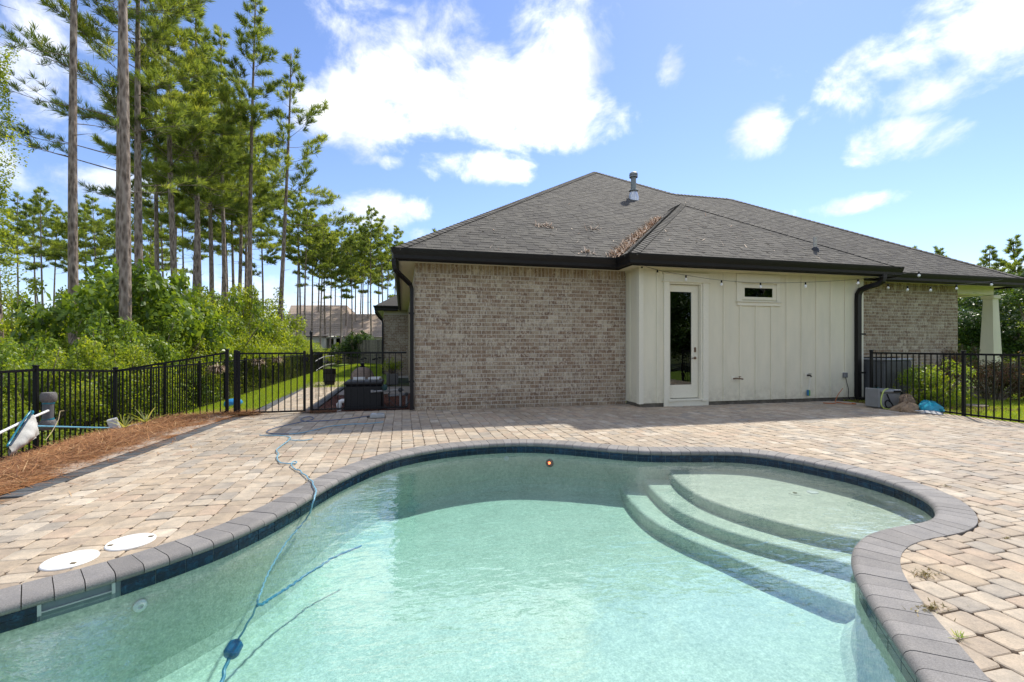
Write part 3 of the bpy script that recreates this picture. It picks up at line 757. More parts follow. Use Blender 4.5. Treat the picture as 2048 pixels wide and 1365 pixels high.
# ------------------------------------------------------------------ house
YW, YB, XB0, XB1, XL, XR = 9.57, 8.957, 4.995, 11.09, .24, 15.27
ZS = 3.045
HOUSE = thing('house', 'single storey brick house with cream board and batten bay and grey shingle roof', 'house', (XL, YW, 0))
def wall_core():
    m = MB(); d = .0055
    m.box(XL+d, XB0, YW+d, YW+.2, -.1, 3.1); m.box(XB1-.05, XR-d, YW+d, YW+.2, -.1, 3.1)
    m.box(XL+d, XL+.2, YW+.2, 22.6, -.1, 3.1); m.box(-.89, XL+d, 22.61, 22.8, -.2, 3.1); m.box(-.9+d, -.7, 22.8, 30, -.2, 3.1)
    m.box(XR-.2, XR-d, YW+.2, 24, -.1, 3.1); m.box(XL+.2, XR-.2, 23.5, 23.7, -.1, 3.1)
    return m.build('wall', MORTAR, HOUSE)
WALL = wall_core()
BV = {}
def brick_mesh(w, h, dpt, tone):
    c = .0035; V = [(0, 0, 0), (w, 0, 0), (w, 0, h), (0, 0, h)]
    k = .0; y = dpt
    V = [(c, 0, c), (w-c, 0, c), (w-c, 0, h-c), (c, 0, h-c), (0, c, 0), (w, c, 0), (w, c, h), (0, c, h), (0, y, 0), (w, y, 0), (w, y, h), (0, y, h)]
    Fc = [(0,1,2,3)]+[(4+i, 4+(i+1) % 4, (i+1) % 4, i) for i in range(4)]+[(8+i, 8+(i+1) % 4, 4+(i+1) % 4, 4+i) for i in range(4)]
    return V, Fc
def bricks():
    H = .0838; items = []                                # (frame origin, udir, w, h, nrm)
    def wall(o, u, n, length, z0, ncourse, soldier=True, start=0):
        for r in range(ncourse):
            x = -.107*(r % 2)
            while x < length-.02:
                a = max(x, 0)+.005; b = min(x+.2138, length)-.005
                if b-a > .02: items.append((o, u, n, a, z0+r*H+.005, b-a, H-.0105))
                x += .2138
        if soldier:
            z = z0+ncourse*H; x = 0
            while x < length-.02:
                b = min(x+.0825, length); items.append((o, u, n, x+.005, z+.004, b-x-.01, 3.055-z-.008)); x += .0825
    ex = np.array([1., 0, 0]); ey = np.array([0, 1., 0])
    wall(np.array([XL, YW, 0]), ex, -ey, XB0-XL-.004, -.012, 34); wall(np.array([XB1+.035, YW, 0]), ex, -ey, XR-XB1-.035, -.012, 34)
    wall(np.array([XL, 22.6, 0]), -ey, -ex, 22.6-YW-.004, -.012, 34, False)
    wall(np.array([-.9, 22.6, 0]), ex, -ey, .9+XL, -.1, 35, False)
    ws = []
    for k, (o, u, n, a, z, w, h) in enumerate(items):
        c = o+u*(a+w/2)+np.array([0, 0, z+h/2])
        wt = weight(c, w*h, n)
        if u[0] > .5 and o[1] < 10: ws.append((wt, k))
    top = set(k for w, k in sorted(ws, reverse=True)[:300])
    rest = MB()
    for k, (o, u, n, a, z, w, h) in enumerate(items):
        tone = R.random(); pr = R.uniform(-.0018, .0015)
        M = Matrix(((u[0], -n[0], 0, 0), (u[1], -n[1], 0, 0), (0, 0, 1, 0), (0, 0, 0, 1)))
        p = o+u*a+n*pr+np.array([0, 0, z])
        if k in top:
            key = (round(w, 2), round(h, 2), int(tone*24))
            if key not in BV:
                V, Fc = brick_mesh(w, h, .008, tone); BV[key] = meshdata('brick', V, Fc, [key[2]/24+.02]*len(Fc), BRICK)
            place('brick', BV[key], WALL, p, mat4=M)
        else:
            V, Fc = brick_mesh(w, h, .008, tone); rest.add([M @ Vector(v)+Vector(p) for v in V], Fc, tone)
    rest.build('bricks', BRICK, WALL, kind='stuff')
bricks()

# cream bay: panels between battens
def gxb(px): return gy(px, 700, YB)[0]
BAT = [7.12, 7.55, 7.98, 8.41, 8.84, 9.27, 9.70, 10.13, 10.57]
ZP = .077
m = MB(); m.box(XB0+.02, XB1-.02, YB+.025, YW+.02, -.05, .10); m.build('foundation', FOUND, HOUSE)
m = MB(); m.box(XB0+.012, 5.69, YB+.0145, YW+.1, .09, 3.06); m.box(6.56, XB1-.0135, YB+.0145, YW+.1, .09, 3.06); m.box(5.6905, 6.5595, YB+.0145, YW+.1, 2.75, 3.06); BAY = m.build('bay_wall', DARKI, HOUSE)
edges = [XB0+.001, 5.42, 5.60]+[None]+[6.66]+BAT+[XB1-.001]
def panel(x0, x1, z0=ZP, z1=3.05): m = MB(); m.box(x0, x1, YB, YB+.014, z0, z1); m.build('siding_panel', SIDING, BAY)
prev = None
for e in edges:
    if e is None: prev = None; continue
    if prev is not None: panel(prev+.0008, e-.0008)
    prev = e
panel(5.60, 6.66, 2.9)
m = MB(); m.box(XB0, XB0+.013, YB+.0145, YW, ZP, 3.05); m.build('siding_panel', SIDING, BAY)
m = MB(); m.box(XB1-.013, XB1, YB+.0145, YW+.01, ZP, 3.05); m.build('siding_panel', SIDING, BAY)
for x in [5.43]+BAT:
    z1 = 3.05; segs = [(ZP, 3.0)]
    if 7.44 < x < 8.6: segs = [(ZP, 2.30)]
    for (a, b) in segs: m = MB(); m.cbox(x-.031, x+.031, YB-.019, YB-.0005, a, b, .003); m.build('batten', SIDING, BAY)
m = MB(); m.box(XB0-.019, XB0-.0005, 9.36, 9.42, ZP, 3.0); m.build('batten', SIDING, BAY)
m = MB(); m.box(XB0-.02, XB0+.085, YB-.02, YB-.0008, ZP-.01, 3.0); m.box(XB0-.02, XB0-.0008, YB-.0005, YB+.09, ZP-.01, 3.0); m.build('corner_board', TRIM, BAY)
m = MB(); m.box(XB1-.09, XB1+.02, YB-.02, YB-.0008, ZP-.01, 3.0); m.box(XB1+.0008, XB1+.03, YB-.0005, YW-.002, ZP-.01, 3.0); m.build('corner_board', TRIM, BAY)
m = MB(); m.box(XB0-.021, XB1+.021, YB-.024, YB-.0212, 3.0, 3.046); m.box(XB0-.024, XB0-.0212, YB-.02, YW-.002, 3.0, 3.046); m.build('frieze_board', SIDING, BAY)

# door
DX0, DX1, DZ0, DZ1 = 5.745, 6.505, .165, 2.70
YD = YB+.085
door = MB(); 
gx0, gx1, gz0, gz1 = DX0+.005, 6.335, .46, 2.545
door.box(DX0, DX1, YD, YD+.04, DZ0, gz0); door.box(DX0, DX1, YD, YD+.04, gz1, DZ1); door.box(gx1, DX1, YD, YD+.04, gz0+.0005, gz1-.0005)
door.box(DX0, gx0+.012, YD+.001, YD+.039, gz0+.0005, gz1-.0005)
D = door.build('door', TRIM, HOUSE, label='tall cream back door with one full length glass pane')
m = MB(); m.box(gx0+.012, gx1, YD+.012, YD+.020, gz0, gz1); m.build('pane', GLASS, D)
m = MB(); m.cbox(6.40, 6.45, YD-.012, YD-.0005, 1.19, 1.30, .006); m.cbox(6.413, 6.437, YD-.03, YD-.0125, 1.225, 1.265, .004); m.build('deadbolt', BRASS, D)
m = MB(); m.lathe([(.0, 0), (.032, 0), (.03, .012), (.012, .016), (.012, .04), (.0, .04)], (6.425, YD-.0005, 1.06), 16, (0, -1, 0)); m.tube([(6.425, YD-.045, 1.06), (6.37, YD-.05, 1.062), (6.315, YD-.045, 1.055)], .009, 8); m.build('handle', BRASS, D, True)
m = MB()
for z in (.55, 1.45, 2.35): m.cbox(DX0-.012, DX0-.002, YD-.006, YD+.01, z-.05, z+.05, .002)
m.build('hinge', BRASS, D)
m = MB()                                                    # jambs and casing
m.box(DX0-.045, DX0-.006, YB-.005, YB+.13, .13, 2.745); m.box(DX1+.008, DX1+.05, YB-.005, YB+.13, .13, 2.745); m.box(DX0-.0055, DX1+.0075, YB-.005, YB+.13, 2.708, 2.745)
m.build('door_jamb', TRIM, HOUSE)
m = MB(); m.cbox(5.575, DX0-.0455, YB-.035, YB-.002, -.005, 2.76, .004); m.cbox(DX1+.0505, 6.695, YB-.035, YB-.002, -.005, 2.76, .004)
m.cbox(5.575, 6.695, YB-.035, YB-.002, 2.761, 2.92, .004); m.cbox(5.53, 6.73, YB-.062, YB-.0025, 2.745, 2.775, .004); m.cbox(5.54, 6.72, YB-.056, YB-.0025, 2.921, 2.95, .004)
m.build('door_casing', TRIM, HOUSE)
m = MB(); m.cbox(5.70, 6.60, YB-.05, YB+.13, .112, .150, .006); m.cbox(5.68, 5.80, YB-.075, YB-.051, .10, .158, .006); m.cbox(6.5, 6.64, YB-.075, YB-.051, .10, .158, .006); m.cbox(5.66, 6.62, YB-.030, YB-.003, -.01, .111, .003)
m.build('threshold', TRIM, HOUSE)
m = MB(); m.cbox(6.521, 6.538, YB+.02, YB+.045, 1.62, 1.67, .003); m.build('door_sensor', DKGREY, HOUSE)
m = MB(); m.box(DX0-.3, DX1+.3, YD+.6, YD+.62, 0, 2.9); m.box(DX0-.04, DX0-.02, YD+.06, YD+.6, 0, 2.9); m.box(DX1+.02, DX1+.04, YD+.06, YD+.6, 0, 2.9); m.build('room_lining', simple('dim_room', (.07,.068,.06), .9, .1), HOUSE)
# transom window
WX0, WX1, WZ0, WZ1 = 7.655, 8.42, 2.465, 2.672
win = MB(); win.cbox(7.57, 8.53, YB-.022, YB-.002, 2.40, WZ0, .003); win.cbox(7.57, 8.53, YB-.022, YB-.002, WZ1, 2.74, .003); win.cbox(7.57, WX0, YB-.0215, YB-.0025, WZ0+.0005, WZ1-.0005, .003); win.cbox(WX1, 8.53, YB-.0215, YB-.0025, WZ0+.0005, WZ1-.0005, .003)
WINO = win.build('window', TRIM, HOUSE, label='small horizontal transom window high in the cream wall')
m = MB(); m.box(WX0, WX1, YB-.014, YB-.009, WZ0, WZ1); m.build('pane', GLASS, WINO)
m = MB(); m.box(WX0, WX1, YB-.0085, YB-.0022, WZ0, WZ1); m.build('dark_backing', DARKI, WINO)  # dark sheet behind the pane stands in for the unlit room
m = MB(); m.cbox(7.44, 7.569, YB-.035, YB-.002, 2.36, 2.80, .004); m.cbox(8.531, 8.62, YB-.035, YB-.002, 2.36, 2.80, .004); m.build('side_casing', TRIM, WINO)
m = MB(); m.cbox(7.44, 8.62, YB-.035, YB-.002, 2.801, 3.0-.01, .004); m.cbox(7.40, 8.66, YB-.06, YB-.0025, 2.785, 2.81, .004); m.build('head_casing', TRIM, WINO)
m = MB(); m.cbox(7.45, 8.63, YB-.035, YB-.002, 2.26, 2.339, .004); m.cbox(7.42, 8.66, YB-.065, YB-.0025, 2.34, 2.362, .005); m.build('sill', TRIM, WINO)

# soffit, fascia, gutters
EF = .42                                                   # overhang to the fascia
XF0 = XL-.32; YF = YW-EF; BX0 = XB0-EF+.02; BX1 = XB1+.50; BY = YB-EF; XFR = 16.95
m = MB(); z0, z1 = ZS, ZS+.012
m.box(XF0, XL+.03, YF, 22.2, z0, z1); m.box(XL+.03, BX0, YF, YW+.03, z0, z1); m.box(BX0, BX1, BY, YB+.03, z0, z1)
m.box(BX0, XB0+.03, YB+.03, YW+.03, z0, z1); m.box(XB1-.03, BX1, YB+.03, YW+.03, z0, z1); m.box(BX1, XFR, YF, YW+.03, z0, z1)
m.box(XR-.03, XFR, YW+.03, 16, z0, z1); m.box(-1.2, XF0, 22.2, 22.63, z0, z1); m.box(-1.2, -.88, 22.63, 30, z0, z1)
m.build('soffit', SOFFIT, HOUSE)
GP = [(0, ZS-.035), (.075, ZS-.03), (.092, ZS-.012), (.098, ZS+.05), (.125, ZS+.10), (.142, ZS+.15), (.146, ZS+.18), (.135, ZS+.182), (.13, ZS+.17), (.1, ZS+.06), (.09, ZS), (.0, ZS)]
FP = [(0, ZS-.055), (.02, ZS-.055), (.02, ZS+.17), (0, ZS+.17)]
def sweep(path, prof, name, mat, parent, side=1):
    """profile carried along a level path with mitred corners; offset to the right hand of travel"""
    P = [Vector((p[0], p[1], 0)) for p in path]; V = []; Fc = []; k = len(prof)
    for i, p in enumerate(P):
        dirs = []
        if i > 0: dirs.append((p-P[i-1]).normalized())
        if i < len(P)-1: dirs.append((P[i+1]-p).normalized())
        ns = [Vector((d.y, -d.x, 0))*side for d in dirs]
        if len(ns) == 2: b = (ns[0]+ns[1]); b = b/(b.dot(ns[0]))
        else: b = ns[0]
        for o_, z in prof: q = p+b*o_; V.append((q.x, q.y, z))
    for i in range(len(P)-1):
        for j in range(k): Fc.append((i*k+j, i*k+(j+1) % k, (i+1)*k+(j+1) % k, (i+1)*k+j))
    Fc += [tuple(range(k-1, -1, -1)), tuple((len(P)-1)*k+j for j in range(k))]
    m = MB(); m.add(V, Fc); return m.build(name, mat, parent)
sweep([(XF0, 22.15), (XF0, YF), (BX0, YF), (BX0, BY), (BX1, BY)], GP, 'gutter', GUTTER, HOUSE, 1 if False else -1) if False else None
pathA = [(XF0, 22.15), (XF0, YF), (BX0, YF), (BX0, BY), (BX1+.08, BY)]
sweep(pathA, GP, 'gutter', GUTTER, HOUSE, 1); sweep([(XF0, 22.15), (XF0, YF), (BX0, YF), (BX0, BY), (BX1, BY), (BX1, YF-.01)], FP, 'fascia', GUTTER, HOUSE, 1)
sweep([(BX1-.25, YF), (XFR, YF), (XFR, 16)], GP, 'gutter', GUTTER, HOUSE, 1); sweep([(BX1-.2, YF), (XFR, YF), (XFR, 16)], FP, 'fascia', GUTTER, HOUSE, 1)
sweep([(-1.2, 30), (-1.2, 22.2), (XF0-.15, 22.2)], GP, 'gutter', GUTTER, HOUSE, 1); sweep([(-1.2, 30), (-1.2, 22.2), (XF0-.15, 22.2)], FP, 'fascia', GUTTER, HOUSE, 1)
def downspout(P, w, name='downspout', clips=()):
    m = MB(); P = [Vector(p) for p in P]; S_ = spline(P, .05, False)
    n = len(P); V = []; Fc = []; hw, hd = w/2, w*.42
    for i, p in enumerate(P):
        d = (P[min(i+1, n-1)]-P[max(i-1, 0)]).normalized()
        u = Vector((1, 0, 0))-d*d.x; u = u.normalized() if u.length > .3 else Vector((0, 1, 0)); v = d.cross(u)
        for a, b in ((-1, -1), (1, -1), (1, 1), (-1, 1)): q = p+u*hw*a+v*hd*b; V.append(q)
    for i in range(n-1):
        for j in range(4): Fc.append((i*4+j, i*4+(j+1) % 4, (i+1)*4+(j+1) % 4, (i+1)*4+j))
    Fc += [(3, 2, 1, 0), tuple((n-1)*4+j for j in range(4))]
    m.add(V, Fc)
    for z in clips: m.box(P[-1].x-hw-.025, P[-1].x+hw+.012, P[-1].y+.01, P[-1].y+.03, z-.02, z+.02)
    return m.build(name, GUTTER, HOUSE)
downspout([(-.17, 9.1, 3.02), (-.17, 9.1, 2.90), (-.155, 9.11, 2.83), (-.10, 9.17, 2.775), (.08, 9.42, 2.64), (.15, 9.5, 2.585), (.178, 9.535, 2.51), (.18, 9.54, 2.4), (.18, 9.54, .02)], .075, clips=(.6, 2.0))
downspout([(11.13, BY-.06, 3.03), (11.13, BY-.06, 2.96), (11.12, BY-.05, 2.88), (11.08, BY+.02, 2.82), (10.98, BY+.24, 2.755), (10.93, BY+.33, 2.70), (10.905, BY+.365, 2.60), (10.90, BY+.37, 2.45), (10.90, BY+.37, .10), (10.90, BY+.34, .04), (10.90, BY+.22, .02)], .115, clips=(.68, 1.62))
downspout([(-1.24, 22.15, 3.02), (-1.24, 22.15, 2.9), (-1.1, 22.3, 2.7), (-.95, 22.52, 2.55), (-.93, 22.54, 2.4), (-.93, 22.54, 0)], .075)
# porch column and beam
m = MB(); yc = 9.62; xc = gy(1989, 700, yc)[0]+.19
V = []
for h, z in ((.205, .0), (.115, 2.72)):
    for a, b in ((-1,-1),(1,-1),(1,1),(-1,1)): V.append((xc+a*h, yc+.2+b*h, z))
m.add(V, [(3,2,1,0),(4,5,6,7)]+[(i, (i+1) % 4, 4+(i+1) % 4, 4+i) for i in range(4)])
pc = m.build('porch_column', SIDING, HOUSE, label='tapered cream porch column')
m = MB(); m.cbox(xc-.155, xc+.155, yc+.045, yc+.355, 2.721, 2.82, .008); m.build('capital', SIDING, pc)
m = MB(); m.box(XR, 16.75, 9.62, 9.86, 2.825, ZS-.001); m.box(16.5, 16.74, 9.8605, 16, 2.825, ZS-.001); m.build('porch_beam', SIDING, HOUSE)
m = MB(); m.box(XR+.01, 16.9, 9.6, 16, -.1, .1); m.build('porch_floor', FOUND, HOUSE)

# ------------------------------------------------------------------ roof
PT = .66; ZE = ZS+.175; EC = np.array([XF0-.07, YF-.07, ZE])
def zf(y): return ZE+PT*(y-EC[1])
T1 = 7.42; AP = EC+np.array([T1, T1, PT*T1])               # main peak
R2z = 6.735; R2y = EC[1]+(R2z-ZE)/PT; R2a = np.array([AP[0]+(AP[1]-R2y), R2y, R2z]); R2b = np.array([11.70, R2y, R2z])
DR = np.array([R2b[0]+(R2y-EC[1]), EC[1], ZE])
roof = MB()
def tri(*p): roof.add([tuple(q) for q in p], [tuple(range(len(p)))])
lo = np.array([0, 0, -.012])
backY = AP[1]+7.4
foot = np.array([R2a[0], EC[1], ZE])
for poly in ((EC, AP, R2a, foot), (foot, R2a, R2b, DR)): tri(*[p+lo for p in poly])
E2 = np.array([EC[0], 34, ZE]); AP2 = np.array([AP[0], 34, AP[2]])
tri(EC+lo, E2+lo, AP2+lo, AP+lo); tri(AP+lo, AP2+lo, np.array([R2a[0]+6, 34, 4.]), np.array([R2a[0], 15.5, R2a[2]-.02]), R2a+lo)
B3 = np.array([DR[0], 22, ZE]); tri(DR+lo, R2b+lo, np.array([R2b[0], 17, R2z])+lo, B3+lo); tri(R2a+lo, np.array([R2a[0], 17, R2z])+lo, np.array([R2b[0], 17, R2z])+lo, R2b+lo)
ROOF = roof.build('roof', SHINGLE, HOUSE)
# bay roof: a hipped nose that runs back into the main slope
HC0 = np.array([BX0-.07, BY-.07, ZE]); HC1 = np.array([BX1+.07, BY-.07, ZE]); hw = (HC1[0]-HC0[0])/2
HA = np.array([HC0[0]+hw, HC0[1]+hw, ZE+PT*hw]); ee = EC[1]-HC0[1]; HB = HA+np.array([0, ee, 0])
V0 = np.array([HC0[0], EC[1], ZE]); V1 = np.array([HC1[0], EC[1], ZE])
m = MB(); m.add([tuple(p+lo) for p in (HC0, HC1, HA)], [(0, 1, 2)]); m.add([tuple(p+lo) for p in (HC0, HA, HB, V0)], [(0, 1, 2, 3)]); m.add([tuple(p+lo) for p in (HC1, V1, HB, HA)], [(0, 1, 2, 3)])
BROOF = m.build('bay_roof', SHINGLE, HOUSE)
# wing roof behind on the left
m = MB(); a = np.array([-1.27, 22.13, ZE]); m.add([tuple(a), (3.2, 22.13+4.47, ZE+4.47*PT), (3.2, 34, ZE+4.47*PT), (-1.27, 34, ZE)], [(0, 3, 2, 1)]); m.add([tuple(a), (XF0-.07, 22.13, ZE), (3.2, 22.13, ZE), (3.2, 26.6, ZE+4.47*PT)], [(0, 1, 2, 3)]); m.build('wing_roof', SHINGLE, HOUSE)
SHL = []
def clip_poly(P, Q):
    n = len(Q); A = .5*sum(Q[i][0]*Q[(i+1) % n][1]-Q[(i+1) % n][0]*Q[i][1] for i in range(n))
    for i in range(n):
        a, b = Q[i], Q[(i+1) % n]; nn = (-(b[1]-a[1]), b[0]-a[0])
        if A < 0: nn = (-nn[0], -nn[1])
        P = clip_half(P, a, nn)
        if len(P) < 3: return []
    return P
def shingle_plane(o, u, v, poly3, exp_=.145, keep=None):
    """courses of architectural shingles: o origin on the eave, u along the eave, v up the slope"""
    n = np.cross(u, v); Q = [((p-o) @ u, (p-o) @ v) for p in poly3]
    umin = min(q[0] for q in Q); umax = max(q[0] for q in Q); vmax = max(q[1] for q in Q)
    r = 0; y = -.01
    while y < vmax:
        x = umin-R.random()*.3; hi = R.random() < .5
        while x < umax:
            w = R.uniform(.12, .34); x1 = x+w; hi = not hi; thick = .0105 if hi else .006
            yo = R.uniform(-.004, .004) if hi else R.uniform(.006, .016)
            P = clip_poly([(x+.0012, y+yo), (x1-.0012, y+yo), (x1-.0012, y+exp_+.02), (x+.0012, y+exp_+.02)], Q)
            if P and parea(P) > .0015:
                cxy = (sum(p[0] for p in P)/len(P), sum(p[1] for p in P)/len(P)); c = o+u*cxy[0]+v*cxy[1]
                if keep is None or keep(c): SHL.append((P, o, u, v, n, y+yo, thick, R.random(), c, exp_))
            x = x1
        y += exp_
nl = math.sqrt(1+PT*PT); UX = np.array([1., 0, 0]); UY = np.array([0, 1., 0]); VF = np.array([0, 1, PT])/nl; VRT = np.array([1, 0, PT])/nl; VLT = np.array([-1, 0, PT])/nl
def not_under_bay(c):
    if c[0] < HC0[0] or c[0] > HC1[0]: return True
    t = min(c[0]-HC0[0], HC1[0]-c[0]); return c[1] > EC[1]+t-.05
shingle_plane(EC, UX, VF, (EC, foot, R2a, AP), keep=not_under_bay); shingle_plane(EC, UX, VF, (foot, DR, R2b, R2a), keep=not_under_bay)
shingle_plane(HC0, UX, VF, (HC0, HC1, HA)); shingle_plane(V0, -UY, VRT, (HC0, HA, HB, V0))
shingle_plane(E2, -UY, VRT, (EC, AP, AP+np.array([0, 5.5, 0]), EC+np.array([0, 13., 0])), .145)
def shingles():
    ws = []
    for k, s_ in enumerate(SHL): ws.append((weight(s_[8], parea(s_[0]), s_[4]), k))
    ws.sort(reverse=True); top = {}
    for par, ok in ((ROOF, lambda s_: s_[8][1] >= EC[1] and not (s_[1] is HC0)), (BROOF, lambda s_: s_[1] is HC0 or s_[1] is V0)):
        c = 0
        for w, k in ws:
            if w > 0 and ok(SHL[k]) and k not in top and c < 300: top[k] = par; c += 1
    rest = {id(ROOF): MB(), id(BROOF): MB()}
    for k, (P, o, u, v, n, y0, th, tone, c, ex) in enumerate(SHL):
        P = P if True else P
        m_ = len(P); h = lambda p: max(.001, th*(1-.62*(p[1]-y0)/(ex+.02)))
        V = [o+u*p[0]+v*p[1]+n*h(p) for p in P]+[o+u*p[0]+v*p[1]-n*.004 for p in P]
        Fc = [tuple(range(m_))]+[(m_+i, m_+(i+1) % m_, (i+1) % m_, i) for i in range(m_)]
        par = top.get(k)
        if par is not None: place('shingle', meshdata('shingle', [tuple(q-c) for q in V], Fc, [tone]*len(Fc), SHINGLE), par, c)
        else: rest[id(BROOF if (o is HC0 or o is V0) else ROOF)].add([tuple(q) for q in V], Fc, tone)
    rest[id(ROOF)].build('shingles', SHINGLE, ROOF, kind='stuff'); rest[id(BROOF)].build('shingles', SHINGLE, BROOF, kind='stuff')
shingles()
def caps(a, b, nA, nB, parent):
    """overlapping cap shingles folded over a hip or ridge"""
    d = (b-a); L = np.linalg.norm(d); d = d/L; m = MB(); s_ = 0
    while s_ < L-.05:
        e = min(s_+.16, L); t = R.random()
        for n_ in (nA, nB):
            w = np.cross(n_, d); w = w if (w @ (nA if n_ is nB else nB)) < 0 else -w
            p0 = a+d*s_; p1 = a+d*e; V = [p0+n_*.030+d*0, p1+n_*.018, p1+w*.15+n_*.014, p0+w*.15+n_*.026, p0+n_*.004, p0+w*.15+n_*.004]
            Fc = [(0,1,2,3),(4,0,3,5)]
            m.add([tuple(q) for q in V], Fc, t)
        s_ += .143
    m.build('ridge_caps', SHINGLE, parent, kind='stuff')
NF = np.array([0, -PT, 1])/nl; NL = np.array([-PT, 0, 1])/nl; NR = np.array([PT, 0, 1])/nl
caps(EC, AP, NF, NL, ROOF); caps(R2a, AP, NF, NR, ROOF); caps(R2a, R2b, NF, np.array([0, PT, 1])/nl, ROOF); caps(DR, R2b, NF, NR, ROOF)
caps(HC0, HA, NF, NL, BROOF); caps(HC1, HA, NF, NR, BROOF); caps(HA, HB, NL, NR, BROOF)
# chimney flue and plumbing vent
def onfront(px, py, y0, z0):
    r = ray(px, py); t = (z0+PT*(O[1]-y0)-O[2])/(r[2]-PT*r[1]); return O+r*t
b = onfront(1267, 398, EC[1], ZE); fl = thing('roof_flue', 'grey metal flue pipe with a round cap near the roof peak', 'flue', tuple(b))
s_ = b[1]/14.
m = MB(); m.lathe([(.17, -.14), (.165, .04), (.105, .26), (.10, .265)], b, 20)
m.build('flashing', LEAD, fl, True)
m = MB(); m.lathe([(.08, .24), (.155, .25), (.135, .285), (.085, .295)], b, 20); m.build('storm_collar', GALV, fl, True)
m = MB(); m.lathe([(.085, .26), (.085, .69)], b, 20); m.build('pipe', GALV, fl, True)
m = MB(); m.lathe([(.086, .68), (.135, .69), (.135, .74), (.125, .75), (.137, .76), (.132, .82), (.09, .855), (.0, .86)], b, 20); m.build('cap', GALV, fl, True)
b = onfront(1630, 501, HC0[1], ZE); vt = thing('plumbing_vent', 'short pale vent pipe standing on the lower roof over the bay', 'vent pipe', tuple(b))
m = MB(); m.lathe([(.04, -.1), (.04, .33), (.032, .33), (.032, .3)], b, 14); m.build('pipe', simple('pale_pipe', (.46,.44,.38), .6), vt, True)
m = MB(); m.lathe([(.095, -.08), (.085, .03), (.045, .075)], b, 16); m.build('boot', DKGREY, vt, True)
# dry leaves in the valley and strewn over the slope
def litter():
    n = 4200; t = RN.uniform(0, 1, n)**.85*.74; a = V0+np.array([.0, 0, .0])
    base = V0+(HB-V0)*t[:, None]; side = np.abs(RN.normal(0, .5, n))*(.26-.19*t)
    P = base+np.stack([-side, 0*side, 0*side], 1)+np.array([.06, 0, .03])+RN.normal(0, .02, (n, 3)); P[:, 2] = np.maximum(P[:, 2], 0)
    m2 = 120; X = RN.uniform(.8, 10, m2); Yy = EC[1]+RN.uniform(.1, 1, m2)**1.6*4.5; P2 = np.stack([X, Yy, ZE+PT*(Yy-EC[1])+.02], 1)
    cl = [onfront(1093, 454, EC[1], ZE), onfront(1188, 460, EC[1], ZE), onfront(1175, 506, EC[1], ZE)]
    P3 = np.concatenate([c+np.stack([RN.normal(0, .14, k), RN.normal(0, .06, k), 0*RN.normal(0, 1, k)+.02], 1) for c, k in zip(cl, (60, 26, 30))]); P3[:, 2] = ZE+PT*(P3[:, 1]-EC[1])+.02
    PB = []
    for _ in range(50):
        x = R.uniform(HC0[0]+1.2, HC1[0]-2); y = HC0[1]+R.random()*min(x-HC0[0], HC1[0]-x)*.9; PB.append((x, y, ZE+PT*(y-HC0[1])+.02))
    ok = np.array([not_under_bay(p) and (p[1]-EC[1]) < (p[0]-EC[0])-.2 for p in P2]); P2 = P2[ok]
    P = np.concatenate([P, P2, P3, np.array(PB)]); n = len(P); az = RN.uniform(0, 6.28, n); el = RN.normal(0, .35, n)
    D = np.stack([np.cos(az)*np.cos(el), np.sin(az)*np.cos(el)*.8, np.sin(el)+np.sin(az)*np.cos(el)*.5], 1)
    V, Fc = strips(P, D, RN.uniform(.07, .19, n), RN.uniform(.006, .014, n))
    npobj('leaf_litter', V, Fc, RN.uniform(0, 1, n), LITTER, kind='stuff', label='dry brown leaves gathered in the roof valley', cat='leaf litter')
litter()

# ------------------------------------------------------------------ fences
def fence(name, label, cat, posts, mat=BLACK, h=1.19, gap=.118, post_w=.051, rails=((.06, .032), (1.19, .036)), skip_posts=(), flat=True, pw=.0165, group=None):
    p0 = posts[0]; t = thing(name, label, cat, tuple(p0), group)
    for k, p in enumerate(posts):
        if k in skip_posts: continue
        a = post_w/2; m = MB(); m.cbox(p[0]-a, p[0]+a, p[1]-a, p[1]+a, p[2]-.12, p[2]+h+.03, .004)
        po = m.build('post', mat, t, loc=p)
        m = MB(); m.cbox(p[0]-a-.006, p[0]+a+.006, p[1]-a-.006, p[1]+a+.006, p[2]+h+.0305, p[2]+h+.052, .006); m.build('post_cap', mat, po)
    pk = None
    for k in range(len(posts)-1):
        A = Vector(posts[k]); B = Vector(posts[k+1]); d = B-A; L = math.hypot(d.x, d.y); u = d/L
        for z, th in rails:
            m = MB(); w = .014
            nrm = Vector((-u.y, u.x, 0)).normalized()*w; a = A+u*post_w*.5; b = B-u*post_w*.5; up = Vector((0, 0, th))
            V = [a-nrm, a+nrm, b+nrm, b-nrm]; V = [q+Vector((0, 0, z-th)) for q in V]+[q+Vector((0, 0, z)) for q in V]
            m.add(V, [(0,3,2,1),(4,5,6,7),(0,1,5,4),(1,2,6,5),(2,3,7,6),(3,0,4,7)]); m.build('rail', mat, t)
        n = max(2, int(round(L/gap)))
        if pk is None:
            m = MB(); a = pw/2; m.box(-a, a, -a, a, rails[0][0]-.045, h-.02); pk = meshdata('picket', m.v, m.f, m.t, mat)
        for i in range(1, n):
            p = A+d*(i/n); place('picket', pk, t, p, rot=(0, 0, math.atan2(u.y, u.x)))
    return t
def xg(px, Y=9.72): return gy(px, 700, Y)[0]
GY = 9.72
fence('pool_fence', 'black picket fence along the pine straw with a stepped up panel towards the gate', 'fence',
      [(-5.08, 2.4, -.17), (-5.08, 4.23, -.17), (-5.08, 6.05, -.18), (-5.08, 7.88, -.185), (-5.08, GY, -.30), (xg(454), GY, .03)], gap=.1165)
fence('perimeter_fence', 'long black fence running back past the thicket in the side yard', 'fence',
      [(-5.14-.02*k, GY+.12+1.83*k, -.30-.004*k) for k in range(14)], gap=.122)
